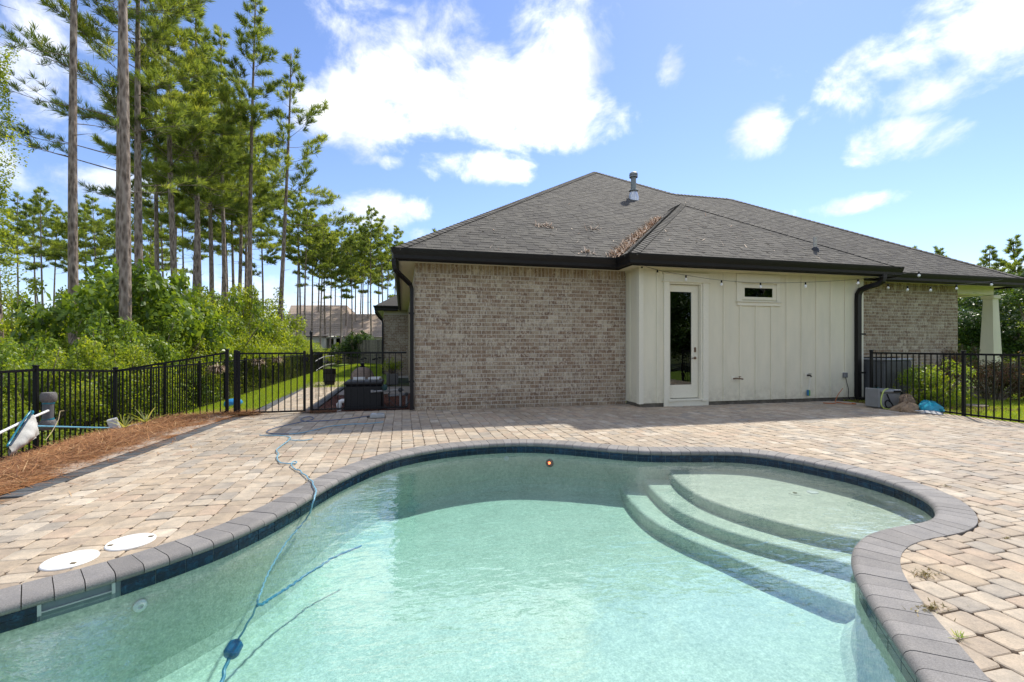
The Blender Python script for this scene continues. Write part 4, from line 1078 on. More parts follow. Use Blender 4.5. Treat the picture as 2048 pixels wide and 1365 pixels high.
fence('pool_fence', 'black fence panel between the gate and the brick corner', 'fence', [(xg(623), GY, .02), (.10, GY, .02)], skip_posts=(1,), gap=.121)
fence('pool_fence', 'black fence at the right edge of the patio before the green lawn', 'fence',
      [(10.47, 8.24, .0), (10.39, 6.42, .0), (10.39, 4.59, .0), (10.39, 2.76, 0)], gap=.1165, rails=((.05, .032), (1.19, .036)))
g0, g1 = xg(473), xg(609)
gate = thing('garden_gate', 'closed black metal gate with slim pickets between two posts', 'gate', (g0, GY, 0))
m = MB(); m.cbox(g0-.045, g0+.01, GY-.028, GY+.028, -.1, 1.25, .004); m.build('hinge_post', BLACK, gate)
m = MB(); m.cbox(g0+.02, g0+.065, GY-.02, GY+.02, .03, 1.235, .004); m.build('stile', BLACK, gate)
m = MB(); m.cbox(g1-.022, g1+.022, GY-.02, GY+.02, .03, 1.235, .004); m.build('stile', BLACK, gate)
for z in (.045, 1.185): m = MB(); m.box(g0+.066, g1-.023, GY-.015, GY+.015, z-.016, z+.016); m.build('rail', BLACK, gate)
for i in range(1, 10):
    x = g0+.065+(g1-.022-g0-.065)*i/10; m = MB(); m.box(x-.008, x+.008, GY-.008, GY+.008, .0615, 1.168); m.build('picket', BLACK, gate)
m = MB(); m.cbox(g1+.024, g1+.075, GY-.045, GY+.0, 1.03, 1.11, .006); m.build('latch', BLACK, gate)
xp = xg(623); m = MB(); m.tube([(xp, GY-.045, .9), (xp, GY-.045, 1.60)], .021, 10); m.lathe([(.028, 0), (.028, .05), (.012, .07)], (xp, GY-.045, 1.56), 12)
m.build('latch_pole', BLACK, gate)

# side path beyond the gate
WALK = None
def walkway():
    global WALK
    xl = lambda y: -2.93-.05*(y-9.8); xr = lambda y: -1.78-.01*(y-9.8)
    m = MB(); m.add([(xl(9.8), 9.802, -.014), (xr(9.8), 9.802, -.014), (xr(18), 18, -.014), (xl(18), 18, -.014)], [(0, 1, 2, 3)]); WALK = m.build('walkway', SAND, kind='structure')
    rest = MB(); brd = MB(); y = 9.80
    while y < 18:
        y1 = y+.16; x = xl(y)+.2
        V, Fc = slab([(xl(y)+.003, y+.003), (x-.003, y+.003), (x-.003, y1-.003), (xl(y)+.003, y1-.003)], .002); brd.add(V, Fc, R.random())
        while x < xr(y)-.2:
            x1 = min(x+R.choice((.16, .24, .12)), xr(y)-.2)
            if x1-x > .03: V, Fc = slab([(x+.004, y+.004), (x1-.004, y+.004), (x1-.004, y1-.004), (x+.004, y1-.004)], R.uniform(-.002, .002)); rest.add(V, Fc, R.random())
            x = x1
        V, Fc = slab([(xr(y)-.197, y+.003), (xr(y)-.003, y+.003), (xr(y)-.003, y1-.003), (xr(y)-.197, y1-.003)], .002); brd.add(V, Fc, R.random())
        y = y1
    rest.build('pavers', PAVER, WALK, kind='stuff'); brd.build('border_pavers', BORDER, WALK, kind='stuff')
walkway()
MULCH = m_tone('bark_mulch', [(0, (.06,.025,.017)), (.6, (.15,.065,.045)), (1, (.24,.12,.085))], .9, .15)
grid_surface('equipment_bed', np.linspace(-1.77, .24, 16), np.linspace(9.80, 13.2, 20), lambda x, y: -.02+wob(3*x, 3*y)*.6, simple('mulch_soil', (.12,.055,.04), .95, .1, var=.5, scale=30, bump=.5))
def chips(n, fx, fy, fz, label, nm='bark_mulch'):
    x = fx(n); y = fy(n); z = np.array([fz(a, b) for a, b in zip(x, y)])+.01; az = RN.uniform(0, 6.28, n); el = RN.normal(0, .3, n)
    V, Fc = strips(np.stack([x, y, z], 1), np.stack([np.cos(az)*np.cos(el), np.sin(az)*np.cos(el), np.sin(el)], 1), RN.uniform(.03, .08, n), RN.uniform(.005, .011, n))
    npobj(nm, V, Fc, RN.uniform(0, 1, n), MULCH, kind='stuff', label=label, cat='mulch')
chips(2600, lambda n: RN.uniform(-1.75, .2, n), lambda n: RN.uniform(9.8, 13, n), lambda a, b: -.01+wob(3*a, 3*b)*.6, 'reddish bark mulch round the black equipment box')
m = MB(); 
grid_surface('side_patio', np.linspace(-1.77, .24, 4), np.linspace(13.2, 15.6, 4), lambda x, y: -.012, simple('dull_paving', (.27,.24,.21), .9, .2, var=.25, scale=8))
chips(3500, lambda n: RN.uniform(10.45, 12.6, n), lambda n: RN.uniform(6.7, 9.5, n), lambda a, b: -.015+wob(a, b)*.4, 'brown mulch under the shrubs behind the right fence')

# ------------------------------------------------------------------ things seen through the gate fence
eb = thing('equipment_box', 'large black plastic equipment box behind the fence panel', 'equipment box', (-.80, 10.4, 0))
m = MB(); m.cbox(-1.185, -.42, 10.02, 10.78, -.03, .50, .03); m.build('body', simple('black_plastic', (.008,.008,.009), .5, .4, var=.2), eb)
m = MB(); m.cbox(-1.20, -.405, 10.0, 10.80, .505, .585, .03); m.build('lid', simple('faded_black_plastic', (.02,.02,.021), .55, .4, var=.3), eb)
for (x, y, w, d, rz, lb) in ((-.93, 10.45, .24, .34, .1, 'left of the two white trays lying on the black equipment box'), (-.60, 10.5, .24, .30, -.12, 'right of the two white trays lying on the black equipment box')):
    t = thing('white_tray', lb, 'tray', (x, y, .586), 'white trays on the equipment box'); t.rotation_euler = (0, 0, rz)
    m = MB(); m.cbox(-w/2, w/2, -d/2, d/2, .001, .02, .006); me = meshdata('tray', m.v, m.f, m.t, simple('pale_grey_plastic', (.48,.48,.46), .5)); o = bpy.data.objects.new('tray_base', me); COL.objects.link(o); o.parent = t
    m = MB(); 
    for a, b, c_, d_ in ((-w/2, w/2, -d/2, -d/2+.015), (-w/2, w/2, d/2-.015, d/2), (-w/2, -w/2+.015, -d/2+.016, d/2-.016), (w/2-.015, w/2, -d/2+.016, d/2-.016)): m.box(a, b, c_, d_, .0205, .055)
    o = bpy.data.objects.new('rim', meshdata('rim', m.v, m.f, m.t, PVC)); COL.objects.link(o); o.parent = t
pp = thing('pool_plumbing', 'grey pool pipes and valves between the equipment box and the brick wall', 'pipework', (-.3, 10.1, 0))
m = MB(); m.tube([(-.62, 9.93, .375), (-.2, 9.97, .39), (.03, 9.98, .40)], .022, 10); m.tube([(-.63, 9.93, .36), (-.63, 9.93, .41)], .035, 10); m.build('pipe', simple('grey_pipe', (.30,.30,.30), .45), pp, True)
m = MB(); m.tube([(-.05, 9.98, .40), (-.05, 9.98, .02)], .024, 10); m.tube([(.08, 10.0, .30), (.08, 10.0, .02)], .024, 10); m.tube([(-.3, 10.02, .27), (.12, 10.0, .30)], .024, 10); m.build('pipe', simple('grey_pipe_dull', (.22,.22,.22), .5), pp, True)
m = MB(); m.lathe([(.045, -.05), (.05, 0), (.045, .05), (.02, .06), (.02, .09)], (-.05, 9.97, .40), 14, (0, -1, 0)); m.lathe([(.04, -.04), (.045, 0), (.03, .06)], (.08, 9.98, .30), 14, (0, -1, 0)); m.build('valve', DKGREY, pp, True)
m = MB(); m.lathe([(.06, 0), (.06, .09), (.03, .1)], (-.37, 9.96, .46), 14, (0, -1, 0)); m.build('pump_head', GREENP, pp, True)
m = MB(); m.tube([(-1.28, 9.98, -.03), (-1.28, 9.98, .13), (-1.265, 9.98, .17), (-1.23, 9.985, .19), (-1.18, 10.0, .19)], .045, 12); m.lathe([(.056, 0), (.056, .06)], (-1.28, 9.98, .08), 14)
m.build('white_pipe_elbow', PVC, smooth=True, label='white plastic pipe elbow at the foot of the equipment box', cat='pipe', loc=(-1.28, 9.98, 0))
m = MB(); m.tube(spline([(.12, 9.9, .06), (0, 9.86, .03), (-.2, 9.88, .12), (-.3, 9.9, .3), (-.25, 9.93, .36)], .04, False), .008, 6); m.tube(spline([(.18, 9.95, .3), (.1, 9.86, .12), (-.08, 9.82, .02), (-.3, 9.86, .02), (-.38, 9.95, .1)], .04, False), .008, 6); m.tube(spline([(.2, 9.9, .9), (.19, 9.86, .5), (.16, 9.84, .2), (.05, 9.82, .03)], .05, False), .006, 6)
m.build('loose_cables', DKGREY, smooth=True, label='tangle of loose dark cables beside the brick corner', cat='cable', loc=(0, 9.9, 0))
d = 14.5; p = gd(725, d); dm = thing('fire_bowl', 'brown domed stone fire bowl with a black knob on top', 'fire bowl', tuple(p))
m = MB(); m.lathe([(.30, 0), (.30, .25), (.37, .27), (.37, .32)], p, 28); m.build('base', DOMEM, dm, True)
m = MB(); m.lathe([(.375, .325), (.37, .36), (.30, .52), (.20, .62), (.1, .66), (0, .67)], p, 28); m.build('dome', DOMEM, dm, True)
m = MB(); m.lathe([(.08, .665), (.085, .69), (.045, .71), (.06, .75), (.05, .79), (0, .81)], p, 16); m.build('knob', BLACK, dm, True)
p = gd(659, 15.5); bp = thing('barrel_planter', 'dark ribbed barrel planter at the edge of the side path', 'planter', tuple(p)); m = MB(); m.lathe([(.16, 0), (.20, .3), (.20, .50), (.21, .51), (.21, .56), (.18, .56), (.17, .46), (0, .46)], p, 24); m.build('tub', simple('barrel_brown', (.028,.025,.023), .8, var=.4, scale=9), bp, True)
m = MB()
for z in (.12, .40): m.lathe([(.19+z*.05, z), (.195+z*.055, z+.03)], p, 24)
m.build('hoop', BLACK, bp, True)
p = gy(785, 700, 16.6); bpz = thing('square_planter', 'grey square planter with green foliage against the side wall', 'planter', (p[0], 16.6, 0)); px_ = p[0]
m = MB(); m.cbox(px_-.2, px_+.2, 16.4, 16.8, -.02, .36, .015); m.build('box', CONC, bpz)
tr = thing('wire_trellis', 'curved galvanised wire hoops behind the latch post', 'trellis', tuple(gd(632, 11.4)))
for (a, b) in (((632, 742), (668, 728)), ((631, 723), (667, 712))):
    P = []
    for k in range(9):
        t = k/8; dd = 11.4+2.6*t; q = gd(a[0]+(b[0]-a[0])*t, dd); P.append((q[0], q[1], zat(a[1]+(b[1]-a[1])*t, dd)+.05*math.sin(math.pi*t)))
    m = MB(); m.tube(P, .010, 6); m.build('hoop', simple('wire_grey', (.33,.33,.32), .5), tr, True)
m = MB()
for k in range(6):
    t = k/5; dd = 11.4+2.6*t; q = gd(632+36*t, dd); m.tube([(q[0], q[1], -.02), (q[0], q[1], zat(723-11*t, dd)+.05*math.sin(math.pi*t))], .006, 5)
m.build('stakes', BLACK, tr)
ef = thing('edging_fence', 'low black wire edging with small leaf shaped ornaments across the side lawn', 'garden edging', tuple(gd(720, 19.)))
q0, q1 = gd(672, 19.), gd(768, 19.)
m = MB()
for z in (.95, .45): m.tube([(q0[0], q0[1], z), (q1[0], q1[1], z)], .006, 5)
for k in range(13): q = q0+(q1-q0)*k/12; m.tube([(q[0], q[1], -.05), (q[0], q[1], .97)], .006, 5)
m.build('wire', BLACK, ef)
for k, (px, py) in enumerate(((677, 723), (684, 718), (696, 717), (710, 715), (724, 719), (730, 717), (748, 719), (753, 718), (760, 716))):
    q = gd(px, 18.97); z = zat(py, 19.); a = .5*math.sin(k*2.3); m = MB()
    V = [(q[0]+r*math.cos(t+a)*1., q[1]+.01*s2, z+r*.6*math.sin(t+a)) for s2 in (0, 1) for t, r in ((0, .09), (1, .06), (2.2, .07), (3.14, .10), (4.2, .06), (5.3, .06))]
    m.add(V, [tuple(range(5, -1, -1)), tuple(range(6, 12))]+[(i, (i+1) % 6, 6+(i+1) % 6, 6+i) for i in range(6)]); m.build('ornament', BLACK, ef)
# weathered board fence and neighbour
wf = thing('board_fence', 'weathered grey board fence at the end of the side lawn', 'fence', tuple(gd(735, 34)))
A = gd(684, 40.); B = gd(800, 31.)
nb_ = 64; u = (B-A)/np.linalg.norm(B-A); nn = np.array([-u[1], u[0], 0])
for k in range(nb_):
    c = A+(B-A)*(k+.5)/nb_; L = np.linalg.norm(B-A)/nb_; hh = 1.78+.04*R.random()+.02*(k % 2); a = c-u*L*.46; b = c+u*L*.46; o_ = nn*(.012*(k % 2)); V = []
    for z in (-.2, hh):
        for p in (a+o_, b+o_, b+o_+nn*.018, a+o_+nn*.018): V.append((p[0]-c[0], p[1]-c[1], z))
    place('board', meshdata('board', V, [(0,3,2,1),(4,5,6,7),(0,1,5,4),(1,2,6,5),(2,3,7,6),(3,0,4,7)], [R.random()]*6, FENCEW), wf, (c[0], c[1], 0))
def neighbour():
    d0 = 50.; q = lambda px, d, py: (lambda p: (p[0], p[1], zat(py, d)))(gd(px, d)); nh = thing('house', 'neighbour house with a broad tan shingle roof behind the pines', 'house', tuple(gd(680, d0)))
    e0 = q(560, d0, 674); e1 = q(776, d0, 674); m = MB()
    def slope(p, n): return m.add(p, [tuple(range(len(p)))], .5)
    rd = 57.; r0 = q(584, rd, 611); r1 = q(694, rd, 618)
    def roofpart(px0, px1, py_e, py_r, dr, right_hip, left_hip=0):
        a = np.array(q(px0, d0-.6, py_e)); b = np.array(q(px1, d0-.6, py_e)); c = np.array(q(px1-right_hip, dr, py_r)); dd_ = np.array(q(px0+left_hip, dr, py_r))
        n = 18; mm = MB()
        for k in range(n):
            t0, t1 = k/n, (k+1)/n; lift = np.array([0, 0, .03]); 
            p = [a+(dd_-a)*t0+lift, b+(c-b)*t0+lift, b+(c-b)*t1, a+(dd_-a)*t1]; mm.add([tuple(x) for x in p], [(0, 1, 2, 3)], R.random())
        bk = np.array([FW[0], FW[1], 0])*14
        mm.add([tuple(x) for x in (dd_, c, c+bk*.5-np.array([0, 0, 3.5]), dd_+bk*.5-np.array([0, 0, 3.5]))], [(0, 1, 2, 3)], .5)
        mm.add([tuple(x) for x in (b, b+bk, c)], [(0, 1, 2)], .4); mm.add([tuple(x) for x in (a, dd_, a+bk)], [(0, 1, 2)], .4)
        return mm.build('roof', NROOF, nh)
    roofpart(560, 690, 673, 611, 58., -4, 22); roofpart(686, 778, 675, 628.5, 56.5, 25, 0)
    for (p0, p1) in ((566, 649), (689, 772)):
        a = gd(p0, d0+.1); b = gd(p1, d0+.1); m = MB(); bk = np.array([FW[0], FW[1], 0])*8
        m.prism([(a[0], a[1]), (b[0], b[1]), (b[0]+bk[0], b[1]+bk[1]), (a[0]+bk[0], a[1]+bk[1])], -.5, zat(674, d0)); m.build('wall', NWALL, nh)
    a = gd(649.5, d0+2.5); b = gd(688.5, d0+2.5); m = MB(); m.prism([(a[0], a[1]), (b[0], b[1]), (b[0]+.5, b[1]+3), (a[0]+.5, a[1]+3)], -.5, zat(676, d0)); m.build('porch_back', DARKI, nh)
    a = gd(649.5, d0); b = gd(688.5, d0); m = MB(); m.prism([(a[0], a[1]), (b[0], b[1]), (b[0]+.1, b[1]+.3), (a[0]+.1, a[1]+.3)], zat(677, d0), zat(673.6, d0)); m.build('porch_beam', NWALL, nh)
    for px in (650.5, 670, 687): a = gd(px, d0); m = MB(); m.box(a[0]-.12, a[0]+.12, a[1]-.12, a[1]+.12, -.5, zat(677.2, d0)); m.build('porch_post', NWALL, nh)
neighbour()

# ------------------------------------------------------------------ things by the left fence
def gX(px, py, X): r = ray(px, py); return O+r*(X/r[0])
XT = -4.93
br = thing('pool_brush', 'grey round pool brush with bristle ends on a white pole', 'pool brush', tuple(gX(96, 822, XT)))
pA, pB = gX(97, 795, XT), gX(95, 848, XT)
m = MB(); m.tube([pA, pB], .062, 16); m.build('barrel', DKGREY if False else simple('slate_plastic', (.12,.125,.135), .5), br, True)
for (c, s_) in ((gX(97, 795, XT), 1), (gX(96, 850, XT), -1)):
    m = MB(); m.lathe([(.0, -.075), (.07, -.072), (.09, -.04), (.092, .03), (.075, .068), (0, .072)], c, 20); b_ = m.build('bristles', BRISTLE, br, True)
    n = 260; az = RN.uniform(0, 6.28, n); zz = RN.uniform(-.07, .07, n); D = np.stack([np.cos(az), np.sin(az), RN.normal(0, .3, n)], 1); P = np.stack([.078*np.cos(az)+c[0], .078*np.sin(az)+c[1], zz+c[2]], 1)
    V, Fc = strips(P, D, RN.uniform(.02, .032, n), RN.uniform(.001, .002, n)); npobj('bristle_tufts', V, Fc, RN.uniform(0, 1, n), BRISTLE, b_)
    m = MB(); m.lathe([(.066, -.012), (.068, 0), (.066, .012)], c-np.array([0, 0, .082*s_]), 18); m.build('collar', TEAL, br, True)
m = MB(); m.tube([gX(96, 822, XT+.07), gX(45, 844, XT+.11), gX(0, 866, XT+.16), gX(-60, 893, XT+.22)], .017, 10); m.build('pole', PVC, br, True)
# leaf net on its blue pole
xn = XT+.17; nt_ = thing('leaf_net', 'teal rimmed pool leaf net with a white mesh bag on a blue pole', 'pool net', tuple(gX(45, 865, xn)))
rim = [(63, 823), (54, 832), (35, 860), (20, 884), (15, 892), (19, 894), (30, 880), (48, 853), (62, 831), (66, 825)]
RP = [gX(x, y, xn+.05*((k % 5)/5.)) for k, (x, y) in enumerate(rim)]
C = spline(RP, .03, True); m = MB(); m.tube(list(C)+[C[0], C[1]], .012, 8, False); m.build('rim', TEAL, nt_, True)
C2 = spline([gX(x, y, xn+.06) for x, y in ((62, 829), (47, 852), (30, 878), (20, 892))], .03, False); m = MB(); m.tube(C2, .011, 8); m.build('inner_bar', DKBLUE, nt_, True)
# bag: hangs from the rim, folds downward
top = spline([gX(x, y, xn+.03) for x, y in ((64, 826), (50, 848), (33, 872), (18, 893))], .04, False); bot = spline([gX(x, y, xn+.03) for x, y in ((78, 868), (66, 880), (46, 893), (30, 906), (20, 911))], .04, False)
top, _ = resample(top, 14, False); bot, _ = resample(bot, 14, False); V = []; nr_ = 9
for s_ in (0, 1):
    for i in range(14):
        for j in range(nr_):
            t = j/(nr_-1); p = top[i]*(1-t)+bot[i]*t; bl = math.sin(math.pi*min(1, t*1.02))*.09*(math.sin(math.pi*(i+1)/15))+.008*math.sin(i*1.7+j*.9)
            V.append((p[0]+(bl if s_ else -bl*.4)+.001*s_, p[1]-.02*math.sin(i*2.1)*t, p[2]))
Fc = []
for s_ in (0, 1):
    o_ = s_*14*nr_
    for i in range(13):
        for j in range(nr_-1):
            f = (o_+i*nr_+j, o_+i*nr_+j+1, o_+(i+1)*nr_+j+1, o_+(i+1)*nr_+j); Fc.append(f if s_ else f[::-1])
m = MB(); m.add(V, Fc); m.build('mesh_bag', MESHN, nt_, True)
m = MB(); m.tube([gX(73, 853, XT+.10), gX(150, 855, XT+.08), gX(250, 857, XT+.05)], .0145, 10); m.build('pole', POLEB, nt_, True)
m = MB(); m.tube([gX(73, 846, XT+.1), gX(74, 862, XT+.1)], .012, 8); m.build('clip', PVC, nt_)
p = gX(231, 856, XT+.1); m = MB(); m.cbox(-.075, .06, -.05, .05, -.06, .17, .012); o = m.build('downspout_splash', simple('offwhite_plastic', (.68,.67,.66), .5), label='upright white plastic block standing in the straw by the fence', cat='plastic block'); o.location = p; o.rotation_euler = (.05, -.25, .3)
p = gX(267, 855, XT+.35); m = MB(); m.cbox(-.13, .13, -.06, .06, -.02, .04, .008); m.box(-.05, .05, -.061, .0, .0405, .05); o = m.build('concrete_edging', simple('pale_concrete', (.42,.41,.37), .85, var=.2, scale=20), label='pale concrete piece lying flat in the straw beside the spiky plants', cat='concrete block'); o.location = p; o.rotation_euler = (.1, -.15, .5)
def spiky(base, n, L, label):
    t = thing('spiky_plant', label, 'plant', tuple(base), 'variegated spiky plants in the straw')
    for k in range(n):
        az = 2*math.pi*k/n+R.uniform(-.3, .3); el = R.uniform(.45, 1.35); l = L*R.uniform(.7, 1.1); P = []
        for i in range(6):
            s_ = i/5; P.append(Vector(base)+Vector((math.cos(az)*math.cos(el)*l*s_, math.sin(az)*math.cos(el)*l*s_, l*(math.sin(el)*s_-.22*s_*s_))))
        sd = Vector((-math.sin(az), math.cos(az), 0)); V = []
        for i, p in enumerate(P): w = .014*(1-(i/5)**2)+.0008; V += [p-sd*w, p+Vector((0, 0, -.004)), p+sd*w]
        Fc = [f for i in range(5) for f in ((3*i, 3*i+1, 3*i+4, 3*i+3), (3*i+1, 3*i+2, 3*i+5, 3*i+4))]
        m = MB(); m.add(V, Fc, R.random()); m.build('leaf', SPIKE, t)
spiky(gX(249, 856, XT+.45), 11, .34, 'smaller spiky cream striped plant beside the white block'); spiky(gX(292, 846, -4.35), 12, .50, 'larger spiky cream striped plant at the right of the pair')
dl = MB(); dl.tube([gX(128, 822, XT+.2), gX(120, 823, XT+.2), gX(117, 840, XT+.25), gX(105, 862, XT+.3), gX(92, 880, XT+.35)], .0045, 5); dl.build('dead_stalk', simple('dry_stalk', (.42,.34,.20), .8), label='thin dry stalk bent over beside the pool brush', cat='stalk', loc=gX(105, 862, XT+.3))
# coir planters clipped to the perimeter fence
for (px, py, Yp, lb) in ((421, 737, 12.9, 'nearest brown coir planter hooked on the long black fence'), (507, 724, 17.7, 'middle brown coir planter hooked on the long black fence'), (545, 719, 21.2, 'farthest brown coir planter hooked on the long black fence')):
    c = gX(px, py, -5.10-.011*(Yp-9.8)); c = np.array([c[0]+.16, c[1], c[2]]); t = thing('coir_planter', lb, 'planter', tuple(c), 'coir planters on the long fence'); m = MB(); m.lathe([(.02, -.16), (.10, -.13), (.17, -.03), (.19, .05), (.16, .05), (.13, .0)], c, 18); m.build('liner', simple('coir_brown', (.16,.11,.075), .95, .1, var=.45, scale=30, bump=.5), t, True)
    n = 220; az = RN.uniform(0, 6.28, n); D = np.stack([np.cos(az), np.sin(az), RN.normal(-.3, .5, n)], 1); P = c+np.stack([.15*np.cos(az), .15*np.sin(az), RN.uniform(-.06, .07, n)], 1)
    V, Fc = strips(P, D, RN.uniform(.06, .18, n), RN.uniform(.003, .007, n)); npobj('dry_strands', V, Fc, RN.uniform(0, 1, n), LITTER, t)
c = gz(467, 812, -.1); m = MB(); m.lathe([(.0, .0), (.19, .0), (.205, .03), (.19, .10), (.15, .15), (.05, .17), (0, .17)], c, 24); m.build('blue_basin', simple('sky_blue_plastic', (.02,.22,.50), .4), smooth=True, label='upturned blue plastic basin on the grass behind the gate post', cat='basin', loc=c)

# ------------------------------------------------------------------ deck items
def lid(c, lb, dots):
    t = thing('skimmer_hatch', lb, 'lid', tuple(c), 'round white lids in the pool deck'); m = MB(); m.lathe([(.134, -.004), (.136, .006), (.132, .011), (.124, .0115), (.122, .009), (.06, .0095), (.058, .0115), (.0, .0118)], c, 40); m.build('cover', WHITE, t, 35)
    for (a, r) in dots: m = MB(); m.cbox(c[0]+r*math.cos(a)-.014, c[0]+r*math.cos(a)+.014, c[1]+r*math.sin(a)-.010, c[1]+r*math.sin(a)+.010, .0095, .0135, .001); m.build('finger_slot', simple('slot_brown', (.16,.12,.06), .8), t)
lid(gz(141, 1122), 'nearer white skimmer lid touching the coping', ((-.9, .085),)); lid(gz(262, 1085.5), 'farther white skimmer lid with two slots', ((.55, .105), (3.6, .105)))
cb = thing('cleaner_control_box', 'small grey pool cleaner power box on the pavers by the gate', 'power box', tuple(gz(755, 836)))
c = gz(755, 836); m = MB(); m.cbox(c[0]-.13, c[0]+.13, c[1]-.09, c[1]+.09, .004, .075, .012); m.build('case', simple('silver_grey', (.36,.37,.36), .45), cb)
m = MB(); m.cbox(c[0]-.105, c[0]-.02, c[1]-.075, c[1]+.075, .0755, .084, .003); m.build('panel', simple('pale_panel', (.55,.58,.6), .3), cb)
m = MB(); m.cbox(c[0]+.0, c[0]+.11, c[1]-.07, c[1]+.07, .0755, .083, .003); m.build('panel', simple('steel_panel', (.30,.33,.36), .3), cb)
m = MB(); m.tube([c+np.array([-.1305, 0, .03]), c+np.array([-.19, 0, .022])], .018, 10); m.build('plug', DKGREY, cb, True)
CAB = thing('pool_cleaner_cable', 'tangled blue pool cleaner cable from the deck into the water', 'cable', tuple(gz(585, 930)))
def cable(px, mat, r, zs, name, step=.02, wig=0.):
    P = [gz(x, y, z) for (x, y), z in zip(px, zs)]; C = spline(P, step, False)
    if wig: C = C+np.stack([wig*np.sin(np.arange(len(C))*1.1), wig*np.cos(np.arange(len(C))*.9), 0*np.arange(len(C))], 1)
    m = MB(); m.tube(C, r, 7); return m.build(name, mat, CAB, True)
navy = [(738, 832), (705, 837), (660, 841), (625, 843), (608, 842.5), (601, 840), (606, 836), (618, 834), (627, 836), (622, 840), (600, 845), (568, 852), (545, 858), (534, 863), (536, 866), (550, 868), (578, 868.5)]
cable(navy, NAVYC, .0068, [.02]+[.014]*9+[.026, .024]+[.014]*5, 'navy_cable')
cable([(578, 868.5), (602, 866), (630, 860), (660, 853), (700, 849), (735, 847.5), (766, 844.5)], BLUEC, .0066, [.014]*7, 'pale_cable', wig=.004)
cable([(519, 871), (545, 871), (572, 872.5), (581, 876), (578, 880), (600, 881), (613, 880.5), (626, 878)], BLUEC, .0066, [.014, .018, .014, .016, .03, .016, .014, .014], 'pale_cable', wig=.004)
deck = [(579, 880), (568, 888), (556, 897), (553, 902), (557, 908), (554, 914), (556, 921), (562, 926), (574, 927), (586, 928), (593, 926), (592, 923.5), (587, 923.5), (583, 928), (585, 934), (593, 940), (600, 941), (604, 947), (612, 951), (617, 958), (625, 963), (626, 970), (632, 981), (630, 992), (626, 1006), (621, 1022)]
zs = [.028, .016, .014, .02, .014, .02, .014, .016, .014, .014, .02, .026, .03, .03, .018, .014, .022, .014, .022, .014, .022, .02, .02, .018, -.02, -.10]
cable(deck, BLUEC, .0066, zs, 'pale_cable', wig=.002)
cable([(621, 1022), (614, 1036), (596, 1058), (575, 1082), (556, 1112), (535, 1150), (522, 1185), (515, 1203)], BLUEC, .0066, [-.10, -.16, -.20, -.24, -.28, -.30, -.30, -.29], 'pale_cable', wig=.003)
cable([(515, 1198), (513, 1213), (504, 1232), (490, 1256), (478, 1278)], BLUEC, .0066, [-.28, -.32, -.38, -.44, -.49], 'pale_cable', wig=.003)
cable([(722, 1092), (705, 1099), (688, 1106), (662, 1118), (640, 1133), (615, 1148), (596, 1162), (572, 1178), (545, 1195), (526, 1208), (514, 1211)], DKBLUE if False else simple('wet_blue_cable', (.02,.20,.33), .4), .0095, [-.46]*4+[-.46]*3+[-.44, -.40, -.35, -.30], 'sunken_cable', wig=.005)
pf, qf = gz(476, 1282, -.50), gz(458, 1314, -.54); ax = (qf-pf); L = np.linalg.norm(ax); m = MB(); m.lathe([(.0, 0), (.022, 0), (.044, .02), (.046, L-.02), (.036, L-.004), (.019, L), (0, L)], pf, 16, tuple(ax)); m.build('float', BLUEP, CAB, True)
cable([(457, 1316), (452, 1332), (447, 1350), (442, 1368), (438, 1400), (436, 1450)], simple('deep_blue_cable', (.02,.20,.33), .4), .011, [-.54, -.56, -.58, -.6, -.62, -.64], 'lower_cable', wig=.004)
c = gz(1020, 988, -.62)
for (px, py) in ((780, 961), (975, 988)):
    pass
# bay wall fittings
p = gy(1466, 757, YB); t = thing('hose_tap', 'brass hose tap with a long spout on the cream wall', 'tap', (p[0], YB, p[2]))
m = MB(); m.cbox(p[0]-.05, p[0]+.04, YB-.012, YB-.0008, p[2]-.06, p[2]+.05, .003); m.build('back_plate', TRIM, t)
m = MB(); m.tube([(p[0], YB-.012, p[2]-.01), (p[0]+.03, YB-.06, p[2]), (p[0]+.12, YB-.11, p[2]-.005), (p[0]+.17, YB-.12, p[2]-.015)], .016, 10); m.tube([(p[0]+.1, YB-.10, p[2]), (p[0]+.1, YB-.10, p[2]+.04)], .008, 8); m.cbox(p[0]+.07, p[0]+.13, YB-.112, YB-.088, p[2]+.041, p[2]+.052, .003); m.build('spout', BRASS, t, True)
p = gy(1613, 751, YB); t = thing('hose_tap', 'short dark hose tap with a scrub brush hung below it', 'tap', (p[0], YB, p[2]))
m = MB(); m.cbox(p[0]-.055, p[0]+.05, YB-.012, YB-.0008, p[2]-.06, p[2]+.05, .003); m.build('back_plate', TRIM, t)
m = MB(); m.tube([(p[0]+.01, YB-.0125, p[2]), (p[0]+.03, YB-.08, p[2]), (p[0]+.035, YB-.10, p[2]-.035)], .02, 10); m.lathe([(.0, 0), (.035, 0), (.035, .012), (0, .014)], (p[0]+.03, YB-.07, p[2]+.03), 12); m.build('valve', simple('dark_iron', (.03,.027,.024), .5), t, True)
q = gy(1617, 786, YB-.06); t = thing('scrub_brush', 'blue and green scrub brush hanging from the dark hose tap', 'brush', tuple(q))
m = MB(); m.cbox(q[0]-.035, q[0]-.003, q[1]-.03, q[1]+.03, q[2]-.07, q[2]+.07, .012); m.build('back', simple('brush_blue', (.03,.15,.30), .5), t)
m = MB(); m.cbox(q[0]-.002, q[0]+.035, q[1]-.028, q[1]+.028, q[2]-.075, q[2]+.065, .012); m.build('bristle_block', simple('brush_green', (.16,.42,.08), .8, bump=.5, scale=90), t)
m = MB(); m.tube([(q[0]-.015, q[1], q[2]+.07), (p[0]+.02, YB-.085, p[2]-.03)], .002, 5); m.tube([(q[0]+.015, q[1], q[2]+.066), (p[0]+.04, YB-.085, p[2]-.03)], .002, 5); m.build('cord', WHITE, t)
